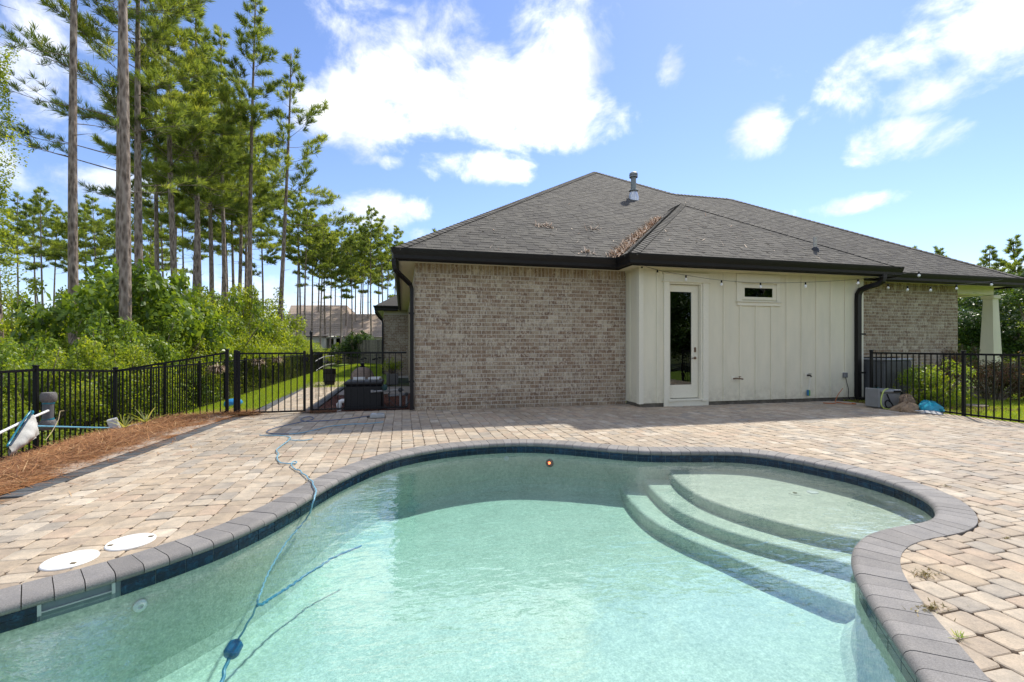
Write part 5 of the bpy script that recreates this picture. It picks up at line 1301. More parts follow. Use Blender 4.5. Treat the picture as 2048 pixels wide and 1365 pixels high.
p = gy(1687, 751, YB); t = thing('outlet_box', 'grey weatherproof outlet box with a black cord on the cream wall', 'outlet', (p[0], YB, p[2]))
m = MB(); m.cbox(p[0]-.075, p[0]+.08, YB-.009, YB-.0008, p[2]-.09, p[2]+.085, .003); m.build('back_plate', TRIM, t)
m = MB(); m.cbox(p[0]-.05, p[0]+.055, YB-.075, YB-.0095, p[2]-.055, p[2]+.07, .01); m.build('cover', simple('smoky_plastic', (.16,.165,.17), .3, .5), t)
m = MB(); C = spline([(p[0]+.01, YB-.05, p[2]-.055), (p[0]+.06, YB-.04, p[2]-.2), (p[0]+.12, YB-.03, p[2]-.36), (p[0]+.10, YB-.04, p[2]-.52), (p[0]+.13, YB-.07, .02)], .04, False); m.tube(C, .007, 6); m.build('cord', BLACK, t, True)
# string lights
def lights(name, label, P, sag_at, bulbs, group=None):
    C = spline(P, .1, False); t = thing(name, label, 'string lights', tuple(P[0])); m = MB(); m.tube(C, .0045, 5); m.build('wire', simple('dark_wire', (.05,.05,.045), .6), t)
    for (q, has) in bulbs:
        q = Vector(q); m = MB(); m.lathe([(.012, 0), (.017, -.012), (.017, -.05), (.013, -.055)], q, 12); s_ = m.build('socket', BLACK, t, True)
        if has: m = MB(); m.lathe([(.012, -.054), (.019, -.064), (.029, -.080), (.031, -.096), (.024, -.116), (.010, -.126), (0, -.128)], q, 16); m.build('bulb', BULB, s_, True)
def sl(px, py, Y): return gy(px, py, Y)
Ys = lambda px: 8.90-(px-1283)/(1800-1283)*.50
W1 = [(1283, 531), (1318, 541), (1372, 551), (1443, 561), (1521, 566), (1611, 565), (1716, 559), (1790, 550), (1838, 543)]
lights('string_lights', 'string of round bulbs swagged across the cream wall under the eave', [sl(x, y, Ys(x)) for x, y in W1], None, [(sl(1284, 531.5, Ys(1284)), False), (sl(1315, 540.3, Ys(1315)), False)]+[(sl(x, y, Ys(x)), True) for x, y in W1[2:7]]+[(sl(1838, 544, Ys(1838)), True)])
Y2 = lambda px: 8.95-(px-1760)/(2010-1760)*.20
W2 = [(1745, 562), (1776, 569), (1815, 573), (1861, 574), (1913, 570.5), (1983, 563), (2006, 559)]
lights('string_lights', 'short string of round bulbs below the right hand gutter', [sl(x, y, Y2(x)) for x, y in W2], None, [(sl(x, y, Y2(x)), True) for x, y in W2[1:6]])

# ------------------------------------------------------------------ right hand clutter
hb = thing('hose_reel_box', 'grey plastic hose reel box against the right fence', 'hose reel', (9.98, 7.75, 0)); rz = .12
def hx(px, py, Y): return gy(px, py, Y)
a = gz(1757, 815); b = gz(1808, 815); cx = (a[0]+b[0])/2; x0, x1, y0, y1 = 9.84, 10.34, 7.50, 7.86
m = MB(); m.cbox(x0, x1, y0, y1, .015, .33, .03); m.build('body', GREYPL, hb)
m = MB(); m.cbox(x0-.02, x1+.02, y0-.02, y1+.02, .332, .40, .03); m.build('lid', simple('pale_grey_lid', (.26,.265,.255), .5), hb)
m = MB(); m.box(x0+.26, x1-.03, y0-.024, y0-.0205, .345, .385); m.build('slot', DARKI, hb)
m = MB(); m.cbox(x0-.07, x0-.021, y0+.02, y1-.02, .02, .43, .02); m.build('side_cover', GREYPL, hb)
m = MB(); m.tube(spline([(x0+.25, y0+.1, .41), (x0+.1, y0-.02, .43), (x0-.05, y0-.05, .38), (x0-.13, y0-.06, .2), (x0-.11, y0-.07, .06), (x0-.02, y0-.10, .015), (x0+.1, y0-.1, .012)], .04, False), .013, 8)
m.build('garden_hose', YELLOWH, smooth=True, label='yellow green hose looping over the grey reel box', cat='hose', loc=(x0, y0, 0))
m = MB(); m.tube(spline([(x0+.06, y0-.035, .32), (x0+.12, y0-.05, .18), (x0+.18, y0-.07, .07), (x0+.14, y0-.09, .016), (x0+.03, y0-.08, .02), (x0-.01, y0-.055, .12), (x0+.05, y0-.05, .19), (x0+.13, y0-.06, .15)], .03, False), .012, 8); m.build('garden_hose', BLACK, smooth=True, label='short black hose coiled in front of the reel box', cat='hose', loc=(x0, y0, 0))
def crumple(name, c, rx, ry, rz_, mat, label, cat, seed, fold=.35, n=(17, 6)):
    rr = random.Random(seed); ph = [rr.uniform(0, 6.28) for _ in range(8)]; V = []; nu, nv = n
    for j in range(nv+1):
        v = j/nv*math.pi/2
        for i in range(nu):
            u = 2*math.pi*i/nu
            k = 1+fold*(.35*math.sin(3*u+ph[0]+2*v)+.25*math.sin(5*u+ph[1]-3*v)+.18*math.sin(8*u+ph[2]+5*v)+.12*math.sin(13*u+ph[3]))
            zz = math.sin(v)*(1+fold*.6*math.sin(2.3*u+ph[4])*math.cos(v))
            V.append((c[0]+rx*k*math.cos(v)*math.cos(u), c[1]+ry*k*math.cos(v)*math.sin(u), c[2]+rz_*zz*(1+.25*fold*math.sin(6*u+ph[5]))))
    Fc = [(j*nu+i, j*nu+(i+1) % nu, (j+1)*nu+(i+1) % nu, (j+1)*nu+i) for j in range(nv) for i in range(nu)]+[tuple(range(nu-1, -1, -1))]
    m = MB(); m.add(V, Fc); return m.build(name, mat, smooth=16, label=label, cat=cat, loc=c)
c = gz(1807, 822); crumple('burlap_sack', (10.0, 7.13, .005), .29, .15, .17, BURLAP, 'tan burlap sack slumped in front of the reel box', 'sack', 3, .55)
crumple('burlap_sack', (10.24, 7.33, .12), .16, .11, .17, simple('brown_burlap', (.26,.185,.125), .9, .15, var=.4, scale=20, bump=.5), 'crumpled brown sack on top of the pile', 'sack', 9, .8)
crumple('plastic_bag', (10.27, 6.92, .04), .14, .22, .17, CYANB, 'shiny cyan plastic bag lying against the right fence', 'bag', 5, .6)
crumple('tarpaulin', (10.13, 6.82, .004), .20, .22, .045, TARP, 'flat grey tarpaulin under the cyan bag', 'tarpaulin', 14, .55)
m = MB(); m.tube([(9.87, 6.93, .03), (9.98, 6.86, .022), (10.06, 6.80, .02)], .012, 7); m.build('wooden_stick', simple('light_wood', (.42,.33,.22), .8), label='short pale stick poking from under the burlap sack', cat='stick', loc=(9.98, 6.86, 0))
m = MB(); m.tube(spline([(9.45, 8.55, .015), (9.62, 8.42, .012), (9.75, 8.46, .03), (9.85, 8.32, .012), (10.0, 8.22, .015), (10.05, 8.35, .015)], .03, False), .010, 6); m.tube(spline([(9.9, 8.45, .35), (9.72, 8.42, .2), (9.62, 8.40, .05)], .04, False), .007, 6)
m.build('extension_cord', ORANGE, smooth=True, label='orange cord heaped at the foot of the downspout', cat='cord', loc=(9.8, 8.4, 0))
t = thing('sprinkler_head', 'dark green sprinkler canister behind the fence beside the downspout', 'sprinkler', (10.62, 8.25, 0)); m = MB(); m.lathe([(.09, .0), (.085, .3), (.10, .32), (.10, .36), (.05, .38)], (10.62, 8.25, 0), 18); m.build('canister', GREENP, t, True); m = MB(); m.lathe([(.03, .38), (.03, .43), (.05, .44), (.0, .45)], (10.62, 8.25, 0), 12); m.build('cap', DKGREY, t, True)
ac = thing('air_conditioner', 'large grey air conditioner condenser behind the right fence', 'air conditioner', (11.6, 8.75, 0))
m = MB(); m.cbox(11.14, 12.1, 8.42, 9.38, .0, .08, .01); m.build('pad', FOUND, ac)
m = MB(); m.cbox(11.2, 12.04, 8.48, 9.32, .081, .98, .03); m.build('cabinet', ACM, ac)
m = MB(); m.cbox(11.18, 12.06, 8.46, 9.34, .981, 1.03, .02); m.build('top', simple('pale_grey_metal', (.33,.34,.34), .45, .5), ac)
for k in range(30): z = .14+k*.027; m = MB(); m.box(11.24, 12.0, 8.470, 8.4795, z, z+.013); m.build('louvre', ACM, ac)
m = MB(); m.lathe([(.36, 1.031), (.36, 1.05), (.33, 1.05), (.33, 1.036)], (11.62, 8.9, 0), 28); m.build('fan_guard', BLACK, ac)
for (px, py) in ((1955, 811), (1963, 806)):
    pass
st = thing('stepping_stone', 'flat brown stepping stone in the grass behind the right fence post', 'stone', tuple(gz(1950, 812))); c = gz(1950, 812); V, Fc = slab([(c[0]+.22*math.cos(a)*1.2, c[1]+.2*math.sin(a)) for a in np.linspace(0, 6.28, 9)[:-1]], .02); m = MB(); m.add(V, Fc); m.build('slab', simple('flagstone', (.28,.22,.17), .9, var=.3, scale=14), st)

# ------------------------------------------------------------------ weeds in the paver joints
def weed(px, py, n, L, label, spread=.1, mat=None):
    c = gz(px, py); az = RN.uniform(0, 6.28, n); rr = np.abs(RN.normal(0, spread, n)); P = np.stack([c[0]+rr*np.cos(az)*1.4, c[1]+rr*np.sin(az)*.6, np.full(n, .004)], 1); a2 = RN.uniform(0, 6.28, n); el = RN.uniform(.1, .7, n)
    D = np.stack([np.cos(a2)*np.cos(el), np.sin(a2)*np.cos(el), np.sin(el)], 1); V, Fc = strips(P, D, L*RN.uniform(.5, 1.2, n), RN.uniform(.002, .004, n)); npobj('weed', V, Fc, RN.uniform(0, 1, n), mat or WEED, label=label, cat='weed', kind='stuff', loc=c)
WEED = m_leaf('joint_weed', [(0, (.09,.08,.02)), (.5, (.17,.15,.04)), (1, (.26,.17,.07))])
weed(1853, 1150, 90, .022, 'upper olive weed beside the coping bend', .05); weed(1866, 1218, 90, .022, 'reddish weed running along the coping edge', .055); weed(1918, 1276, 14, .035, 'tiny bright grass tuft in the paver joint', .012, GRASS); weed(2012, 1078, 24, .02, 'small weed between pavers at the far right edge', .02); weed(1895, 974, 20, .03, 'small weed by the outer coping of the ledge', .025)

# ------------------------------------------------------------------ vegetation
def tufts_to_mesh(P, A, ln, nn, wd, rng, spread=.75):
    """needle brushes: nn thin blades fanned round axis A at every P"""
    T = len(P); P = np.repeat(P, nn, 0); A = np.repeat(A, nn, 0); ln = np.repeat(ln, nn)*rng.uniform(.7, 1.1, T*nn)
    D = A+rng.normal(0, spread, (T*nn, 3))*.62; D /= np.linalg.norm(D, axis=1)[:, None]
    s_ = np.cross(D, rng.normal(0, 1, (T*nn, 3))); s_ /= np.linalg.norm(s_, axis=1)[:, None]+1e-9
    w = wd*rng.uniform(.7, 1.3, T*nn)
    tip = P+D*ln[:, None]; tip[:, 2] -= .10*ln*rng.uniform(0, 1.2, T*nn)
    mid = P+D*(ln*.45)[:, None]
    V = np.stack([P, mid-s_*w[:, None], tip, mid+s_*w[:, None]], 1).reshape(-1, 3)
    return V, np.arange(4*T*nn).reshape(-1, 4)
def pine(seed, H, cs, Rc, r0, twigs=5, nn=15, ln=.30, wd=.012, nbr=40, asym=0., dead=4, lean=(0, 0), open_=0., extra=()):
    rr = random.Random(seed); rng = np.random.default_rng(seed); tk = MB()
    sway = [(rr.uniform(-1, 1), rr.uniform(-1, 1)) for _ in range(3)]
    def axis(z):
        t = z/H; return Vector((lean[0]*z+.22*(math.sin(2.6*t+sway[0][0]*3)-math.sin(sway[0][0]*3)), lean[1]*z+.22*(math.sin(2.2*t+sway[0][1]*3)-math.sin(sway[0][1]*3)), z))
    def rad(z): return r0*(1-.82*(z/H)**1.15)+(.16*r0*math.exp(-z*2.2))
    zz = [-.5]+list(np.linspace(0, H, 26)); tk.tube([axis(z) for z in zz], [rad(max(z, 0)) for z in zz], 12)
    P = []; A = []; tone = []
    def branch(z, az, L, e0, e1, n_tw, bare=False, r_=None):
        b = axis(z); d = Vector((math.cos(az), math.sin(az), 0)); pts = []
        for k in range(6):
            s_ = k/5; pts.append(b+d*L*s_*math.cos(e0*.6)+Vector((0, 0, L*(math.sin(e0)*s_+(e1)*s_*s_)))+Vector((rr.uniform(-1, 1), rr.uniform(-1, 1), rr.uniform(-1, 1)))*.05*L*s_*.6)
        r1 = r_ or max(.014, .16*rad(z)*min(1.4, L/1.3)); tk.tube(pts, [r1*(1-.8*k/5) for k in range(6)], 5, False)
        if bare: return
        tn = rr.uniform(-.22, .26)
        for j in range(n_tw):
            s_ = .38+.62*(j+rr.random())/n_tw; k = min(4, int(s_*5)); f = s_*5-k; q = pts[k]*(1-f)+pts[k+1]*f
            dirb = (pts[k+1]-pts[k]).normalized(); side = dirb.cross(Vector((0, 0, 1))).normalized()*(1 if j % 2 else -1)
            tl = L*rr.uniform(.16, .34)*(1.25-.5*s_); td = (dirb*.8+side*rr.uniform(.3, .95)+Vector((0, 0, rr.uniform(-.05, .55)))).normalized(); e = q+td*tl
            tk.tube([q, q+td*tl*.5+Vector((0, 0, -.02)), e], [r1*.35, r1*.25, .006], 3, False)
            m_ = 2 if tl < .5 else 3
            for i in range(m_):
                g = 1-.30*i; P.append(q+(e-q)*g); A.append(tuple((td*.8+Vector((rr.uniform(-.4, .4), rr.uniform(-.4, .4), .75+.3*rr.random()))).normalized())); tone.append(tn)
        P.append(pts[5]); A.append(tuple(((pts[5]-pts[4]).normalized()+Vector((0, 0, .4))).normalized())); tone.append(tn)
    for i in range(nbr):
        t = (i+rr.random()*.8)/nbr; z = cs+(H-cs)*t*.985; az = i*2.39996+rr.uniform(-.5, .5)
        prof = (1-t)**.75*(.50+.95*math.sin(math.pi*min(1, .22+t*.95))) if not open_ else (1-t)**.6*(1.0-.25*t)
        L = Rc*max(.16, prof)*rr.uniform(.55, 1.18)*(1+asym*math.cos(az))
        branch(z, az, L, -.10+.55*t+rr.uniform(-.28, .42), .14+.26*t, max(2, int(twigs*L/1.5)+1))
    for (ez, ea, eL, en) in extra: branch(ez, ea, eL, .25, -.05, en)
    for i in range(dead): branch(cs*rr.uniform(.45, .95), rr.uniform(0, 6.28), rr.uniform(.3, 1.4), rr.uniform(-.2, .3), .05, 0, True)
    P = np.array([tuple(p) for p in P]); A = np.array(A); T = len(P)
    V, Fc = tufts_to_mesh(P, A, np.full(T, ln), nn, wd, rng)
    tn = np.repeat(np.clip(np.array(tone)+.42+rng.normal(0, .17, T), 0, 1), nn); tn = np.clip(tn+rng.normal(0, .10, T*nn), 0, 1)
    return meshdata('pine_trunk', tk.v, tk.f, tk.t, BARK, True), meshdata('pine_crown', V, Fc, tn, NEEDLE)
def put_tree(name, label, cat, meshes, loc, rz=0., sc=1., group=None, names=('trunk', 'crown')):
    t = thing(name, label, cat, tuple(loc), group); t.rotation_euler = (0, 0, rz); t.scale = (sc,)*3 if not isinstance(sc, tuple) else sc
    for nm, me in zip(names, meshes):
        o = bpy.data.objects.new(nm, me); COL.objects.link(o); o.parent = t
    return t
G0 = -.45
near = [ # px at ground, depth, trunk radius, height, crown start, crown radius, branches, lean x per m, label
 (150, 14.6, .142, 23.5, 15.6, 2.9, 32, -.020, 'tall bare pine trunk standing left of the thickest pine'),
 (251, 11.9, .140, 23.5, 15.8, 2.8, 32, -.022, 'thickest pine trunk rising right behind the left fence'),
 (243, 17.2, .160, 23, 13.4, 2.7, 36, -.010, 'pine trunk half hidden just behind the thickest pine'),
 (281, 19.0, .175, 22, 10.2, 2.6, 46, .004, 'full crowned pine first to the right of the thickest trunk'),
 (357, 22.0, .165, 20.5, 9.3, 2.7, 48, .0, 'dense dark crowned pine above the bright thicket'),
 (400, 23.0, .165, 20, 8.6, 2.5, 46, .004, 'pine beside the dense dark crowned one with a bushy low crown'),
 (424, 28.5, .16, 21.5, 9.5, 2.6, 46, .006, 'slim pine standing behind the bushy low crowned pine'),
 (386, 30.0, .16, 20.5, 9.0, 2.8, 44, .0, 'pine seen between the two dense crowned pines'),
 (501, 25.0, .15, 21.0, 12.4, 2.3, 34, .006, 'pine with a clump of twigs below its spreading upswept crown'),
 (557, 25.5, .145, 18.4, 8.6, 2.9, 30, .010, 'open pine at the edge of the stand with long bare reaching limbs'),
 (318, 26.0, .15, 20.5, 9.4, 2.8, 44, .002, 'shadowed pine standing between the first full crowned pine and the dense one'),
 (452, 27.0, .15, 20.8, 9.0, 2.8, 44, .003, 'leafy crowned pine between the slim pine and the upswept pine'),
 (474, 31.0, .15, 20.0, 8.4, 2.8, 42, .002, 'low crowned pine just left of the upswept pine'),
 (3, 13.0, .13, 21, 14.0, 2.4, 28, -.01, 'leafy vine clad trunk at the left edge of the photo'),
]
TREES = {}
for k, (px, d, r0, H, cs, Rc, nb2, lx, lb) in enumerate(near):
    me = pine(100+k, H, cs, Rc*(.80 if k != 9 else .85), r0, twigs=9 if k != 9 else 7, nn=24, ln=.40 if d > 18 else .34, wd=.010 if d < 20 else .0125, nbr=int(nb2*1.2), lean=(lx*cs_, -lx*sn_), open_=1 if k in (8, 9) else 0, extra=((9.0, 2.9, 4.2, 9), (8.4, 3.3, 3.2, 6), (10.4, 3.0, 4.6, 10), (11.6, 3.4, 3.6, 8), (7.6, .4, 1.6, 3), (9.8, -.2, 2.4, 5)) if k == 2 else ((11.2, 2.8, 1.8, 3), (9.0, .6, 1.3, 2)) if k == 0 else ((8.5, .3, 2.2, 4), (7.8, 3.0, 1.8, 4)) if k == 3 else (), asym=.45 if k == 9 else 0, dead=7 if d < 18 else 4)
    t = put_tree('pine_tree', lb, 'pine tree', me, gd(px, d, G0)); TREES[k] = t
# twig clump (a nest) in the upswept pine
nest = MB(); q = Vector((.006*12.4*cs_, -.006*12.4*sn_, 12.35)); 
o = None
FARM = [pine(200+i, 17.5, 9.0+.9*i, 2.0+.35*(i % 3), .115, twigs=8, nn=13, ln=.44, wd=.024, nbr=34, dead=5, open_=i % 2) for i in range(4)]
far = [(470, 33, 1.05), (487, 35, 1.1), (525, 40, .95), (592, 42, .93), (600, 47, .98), (610, 41, .86), (622, 46, .90), (640, 44, .82), (652, 50, .92), (660, 44, .74), (681, 46, .82), (690, 52, .86), (703, 50, .85), (712, 54, .9), (726, 52, .88), (738, 55, .95), (744, 47, .92), (768, 48, .88), (776, 56, .9), (790, 60, 1.0), (668, 58, .95), (720, 60, 1.0), (756, 58, 1.0), (635, 56, 1.0),
       (40, 44, .95), (76, 48, 1.0), (88, 41, .9), (108, 52, 1.02), (150, 45, .93), (178, 47, .95), (196, 43, .9), (222, 50, 1.0), (300, 46, .95), (330, 40, 1.0), (370, 44, 1.05), (345, 34, 1.08), (440, 38, 1.02), (455, 43, 1.0), (310, 52, 1.0)]
ORDN = ['first','second','third','fourth','fifth','sixth','seventh','eighth','ninth','tenth','eleventh','twelfth','thirteenth','fourteenth','fifteenth','sixteenth','seventeenth','eighteenth','nineteenth','twentieth','twenty first']
far.sort(); FL = [f for f in far if f[0] < 465]; FR = [f for f in far if f[0] >= 465][::-1]; ORDN += ['twenty second','twenty third','twenty fourth','twenty fifth','twenty sixth']
for k, (px, d, s_) in enumerate(FL+FR):
    put_tree('pine_tree', ('%s slender distant pine counted from the left edge of the photo' % ORDN[k]) if k < len(FL) else ('%s slender distant pine counted leftwards from the house corner' % ORDN[k-len(FL)]), 'pine tree', FARM[k % 4], gd(px, d, -.6), R.uniform(0, 6.28), (s_*1.0, s_*1.0, s_), 'distant pines beyond the side yard')
def leaf_cloud(rng, blobs, n, leaf, up=.5, shell=.55):
    w = np.array([b[3]*b[4]*b[5] for b in blobs])**.67; ch = rng.choice(len(blobs), n, p=w/w.sum()); B = np.array(blobs)[ch]
    d = rng.normal(0, 1, (n, 3)); d[:, 2] = np.where(d[:, 2] < 0, d[:, 2]*.55, d[:, 2]); d /= np.linalg.norm(d, axis=1)[:, None]
    r = shell+(1-shell)*rng.uniform(0, 1, n)**.8; r *= 1+.12*np.sin(d[:, 0]*9+ch)*np.sin(d[:, 1]*8+ch*2)+rng.normal(0, .05, n)
    P = B[:, :3]+d*r[:, None]*B[:, 3:6]
    P[:, 2] = np.abs(P[:, 2])
    nrm = d*.5+rng.normal(0, .55, (n, 3))+np.array([0, 0, up]); nrm /= np.linalg.norm(nrm, axis=1)[:, None]
    t = np.cross(nrm, rng.normal(0, 1, (n, 3))); t /= np.linalg.norm(t, axis=1)[:, None]; s_ = np.cross(nrm, t); l = leaf*rng.uniform(.6, 1.25, n)
    V = np.stack([P, P+t*(l*.5)[:, None]+s_*(l*.27)[:, None]+nrm*(l*.06)[:, None], P+t*l[:, None], P+t*(l*.5)[:, None]-s_*(l*.27)[:, None]+nrm*(l*.06)[:, None]], 1).reshape(-1, 3)
    tone = np.clip(.45+rng.normal(0, .17, n)+(rng.uniform(-.2, .2, len(blobs)))[ch], 0, 1)
    return V, np.arange(4*n).reshape(n, 4), tone
def bush_mesh(seed, n, leaf, mat, kind='round', nb=9, up=.5):
    rng = np.random.default_rng(seed); rr = random.Random(seed); bl = []
    for k in range(nb):
        a = rr.uniform(0, 6.28); rad = rr.uniform(.0, .62); z = rr.uniform(.22, .78)
        if kind == 'tall': rad *= .6; z = rr.uniform(.15, .88)
        s_ = rr.uniform(.26, .46); bl.append((rad*math.cos(a), rad*math.sin(a), z*(1-.25*rad), s_, s_, s_*rr.uniform(.6, .95)*.8))
    for k in range(20):         # loose sprays that break the outline
        a = rr.uniform(0, 6.28); rad = rr.uniform(.2, .95); s_ = rr.uniform(.07, .16); bl.append((rad*math.cos(a), rad*math.sin(a), rr.uniform(.35, 1.12)*(1.12-.45*rad), s_, s_, s_*rr.uniform(.7, 1.2)))
    V, Fc, tn = leaf_cloud(rng, bl, n, leaf, up)
    st = MB()
    for b in bl: st.tube([(b[0]*.12, b[1]*.12, -.05), (b[0]*.5, b[1]*.5, b[2]*.5), (b[0]*1.06, b[1]*1.06, b[2]*1.10)], [.022, .014, .004], 5, False)
    return meshdata('stems', st.v, st.f, st.t, BARK, True), meshdata('foliage', V, Fc, tn, mat)
BM = {'n': [bush_mesh(380+i, 15000, .05, LEAFM) for i in range(2)], 'm': [bush_mesh(340+i, 15000, .062, LEAFM) for i in range(2)], 'g': [bush_mesh(300+i, 17000, .046, LEAFG) for i in range(3)], 'd': [bush_mesh(310+i, 13000, .065, LEAFD, 'tall' if i else 'round') for i in range(2)], 'y': [bush_mesh(320+i, 20000, .038, LEAFG, 'round', 12) for i in range(2)]}
ORD = ['first','second','third','fourth','fifth','sixth','seventh','eighth','ninth','tenth','eleventh','twelfth','thirteenth','fourteenth','fifteenth','sixteenth','seventeenth','eighteenth','nineteenth','twentieth']
def put_bush(px, d, top, wpx, key, lab, group=None, i=0, zg=-.5):
    c = gd(px, d, zg); h = zat(top, d)-zg; w = max(wpx/2/F*d, .62*h)
    if d < 40 and px < 660: c[0] = min(c[0], -5.35-.012*max(0, c[1]-10)-w*.92)      # keeps clear of the long fence
    put_tree('shrub', lab, 'shrub', BM[key][i % len(BM[key])], c, R.uniform(0, 6.28), (w/.95, w/.95, h/1.05), group, ('stems', 'foliage'))
GB = 'green shrubs in the thicket beyond the long fence'; LB = 'mid green leafy shrub in the thicket beyond the black fence'
BUSH = [(470, 19, 608, 150, 'y', 0), (545, 22, 628, 130, 'y', 1), (600, 26, 645, 110, 'n', 1), (640, 30, 660, 90, 'y', 0), (410, 16, 625, 130, 'g', 2), (355, 18, 580, 150, 'g', 0), (430, 22, 592, 170, 'n', 1), (520, 27, 610, 130, 'g', 2),
        (330, 12.5, 640, 130, 'n', 1), (60, 11, 640, 170, 'g', 0), (20, 15, 590, 190, 'y', 1), (100, 17, 588, 170, 'g', 2), (180, 20, 590, 150, 'g', 0), (140, 10, 705, 110, 'y', 0), (0, 8.6, 690, 170, 'n', 1), (280, 24, 575, 200, 'n', 1), (560, 34, 640, 120, 'g', 0), (620, 38, 655, 120, 'y', 1), (690, 44, 668, 90, 'g', 0), (385, 13.5, 640, 120, 'y', 0), (320, 20, 568, 150, 'g', 2), (480, 24, 585, 140, 'y', 1), (580, 22, 640, 110, 'y', 0), (240, 9.6, 700, 110, 'g', 2), (300, 11, 680, 120, 'y', 1), (60, 8.2, 720, 120, 'y', 0)]
ROWS = [[b for b in BUSH if lo <= b[1] < hi] for lo, hi in ((0, 14), (14, 21), (21, 27), (27, 99))]
for row, nm in zip(ROWS, ('in the row nearest the left fence', 'in the second row of the thicket', 'in the third row of the thicket', 'in the farthest row before the neighbour house')):
    for k, (px, d, top, w, key, i) in enumerate(sorted(row)): put_bush(px, d, top-(6 if d < 30 and px < 530 and top > 575 else 6 if px < 530 else -16), w*1.1, key, '%s leafy green bush from the left %s' % (ORD[k], nm), GB, i)
put_bush(262, 14.2, 515, 215, 'm', 'tall dark glossy shrub leaning round the thickest pine trunk', None, 0)
put_bush(200, 11.4, 640, 140, 'm', 'low dark shrub directly behind the fence below the bare pine trunk', None, 1)
put_bush(548, 24.0, 590, 60, 'g', 'narrow vine mass climbing the open pine at the edge of the stand', None, 1)
put_bush(715, 38, 655, 95, 'd', 'rounded dark green tree behind the weathered board fence', None, 0, 0)
# continuous low growth behind the fence
def undergrowth():
    n = 110000; x = -5.35-RN.uniform(0, 1, n)**1.5*12; y = RN.uniform(2.5, 34, n)-.15*(x+5.3); h = np.minimum(1.25, .25+(-5.2-x)*.55)*(.55+.45*np.sin(x*1.7+y*.9)*np.sin(y*.7-x))
    z = -.48+np.abs(h)*RN.uniform(0, 1, n)**.55; P = np.stack([x, y, z], 1); nrm = RN.normal(0, .6, (n, 3))+np.array([.2, -.2, .7]); nrm /= np.linalg.norm(nrm, axis=1)[:, None]; t = np.cross(nrm, RN.normal(0, 1, (n, 3))); t /= np.linalg.norm(t, axis=1)[:, None]; s_ = np.cross(nrm, t); l = RN.uniform(.04, .09, n)
    V = np.stack([P, P+t*(l*.5)[:, None]+s_*(l*.27)[:, None], P+t*l[:, None], P+t*(l*.5)[:, None]-s_*(l*.27)[:, None]], 1).reshape(-1, 3)
    npobj('undergrowth', V, np.arange(4*n).reshape(n, 4), np.clip(RN.normal(.45, .2, n), 0, 1), LEAFG, kind='stuff', label='tangled low green undergrowth behind the left black fence', cat='undergrowth')
undergrowth()
# far wood closing the horizon
def farwood():
    rng = np.random.default_rng(5); bl = []
    for k in range(90):
        a = -1.25+k/89*.95+rng.uniform(-.01, .01); dd_ = rng.uniform(60, 85); bl.append((dd_*math.sin(a+YAW), dd_*math.cos(a+YAW), rng.uniform(.5, 2.2), rng.uniform(2, 4), rng.uniform(2, 4), rng.uniform(1.2, 2.4)))
    for k in range(60):
        a = .62+k/59*.75; dd_ = rng.uniform(50, 70); bl.append((dd_*math.sin(a+YAW), dd_*math.cos(a+YAW), rng.uniform(1, 3), rng.uniform(2, 4), rng.uniform(2, 4), rng.uniform(2, 4)))
    V, Fc, tn = leaf_cloud(rng, bl, 50000, .42, .4, .5); V[:, 2] -= .5
    npobj('far_wood', V, Fc, tn, LEAFG, kind='stuff', label='distant strip of green wood along the horizon', cat='wood')
farwood()
# vines on the trunk at the left edge and on the open pine
def vine(k, px, d, z0, z1, n, leaf, mat, rad):
    c = gd(px, d, G0); rng = np.random.default_rng(40+k); z = rng.uniform(z0, z1, n); az = rng.uniform(0, 6.28, n); r = rad*(.5+rng.uniform(0, 1, n)**2)*(1+.6*np.sin(z*1.9+k)); P = np.stack([c[0]+r*np.cos(az), c[1]+r*np.sin(az), z], 1)
    nrm = rng.normal(0, .6, (n, 3))+np.array([.1, -.3, .5]); nrm /= np.linalg.norm(nrm, axis=1)[:, None]; t = np.cross(nrm, rng.normal(0, 1, (n, 3))); t /= np.linalg.norm(t, axis=1)[:, None]; s_ = np.cross(nrm, t); l = leaf*rng.uniform(.6, 1.2, n)
    V = np.stack([P, P+t*(l*.5)[:, None]+s_*(l*.3)[:, None], P+t*l[:, None], P+t*(l*.5)[:, None]-s_*(l*.3)[:, None]], 1).reshape(-1, 3)
    npobj('vine_leaves', V, np.arange(4*n).reshape(n, 4), np.clip(rng.normal(.55, .2, n), 0, 1), mat, TREES[k])
vine(13, 3, 13.0, 2.5, 9.9, 5200, .075, LEAFG, .27); vine(9, 557, 25.5, 0, 4.6, 900, .13, LEAFG, .38); vine(8, 501, 25, 0, 3.0, 500, .13, LEAFG, .34)
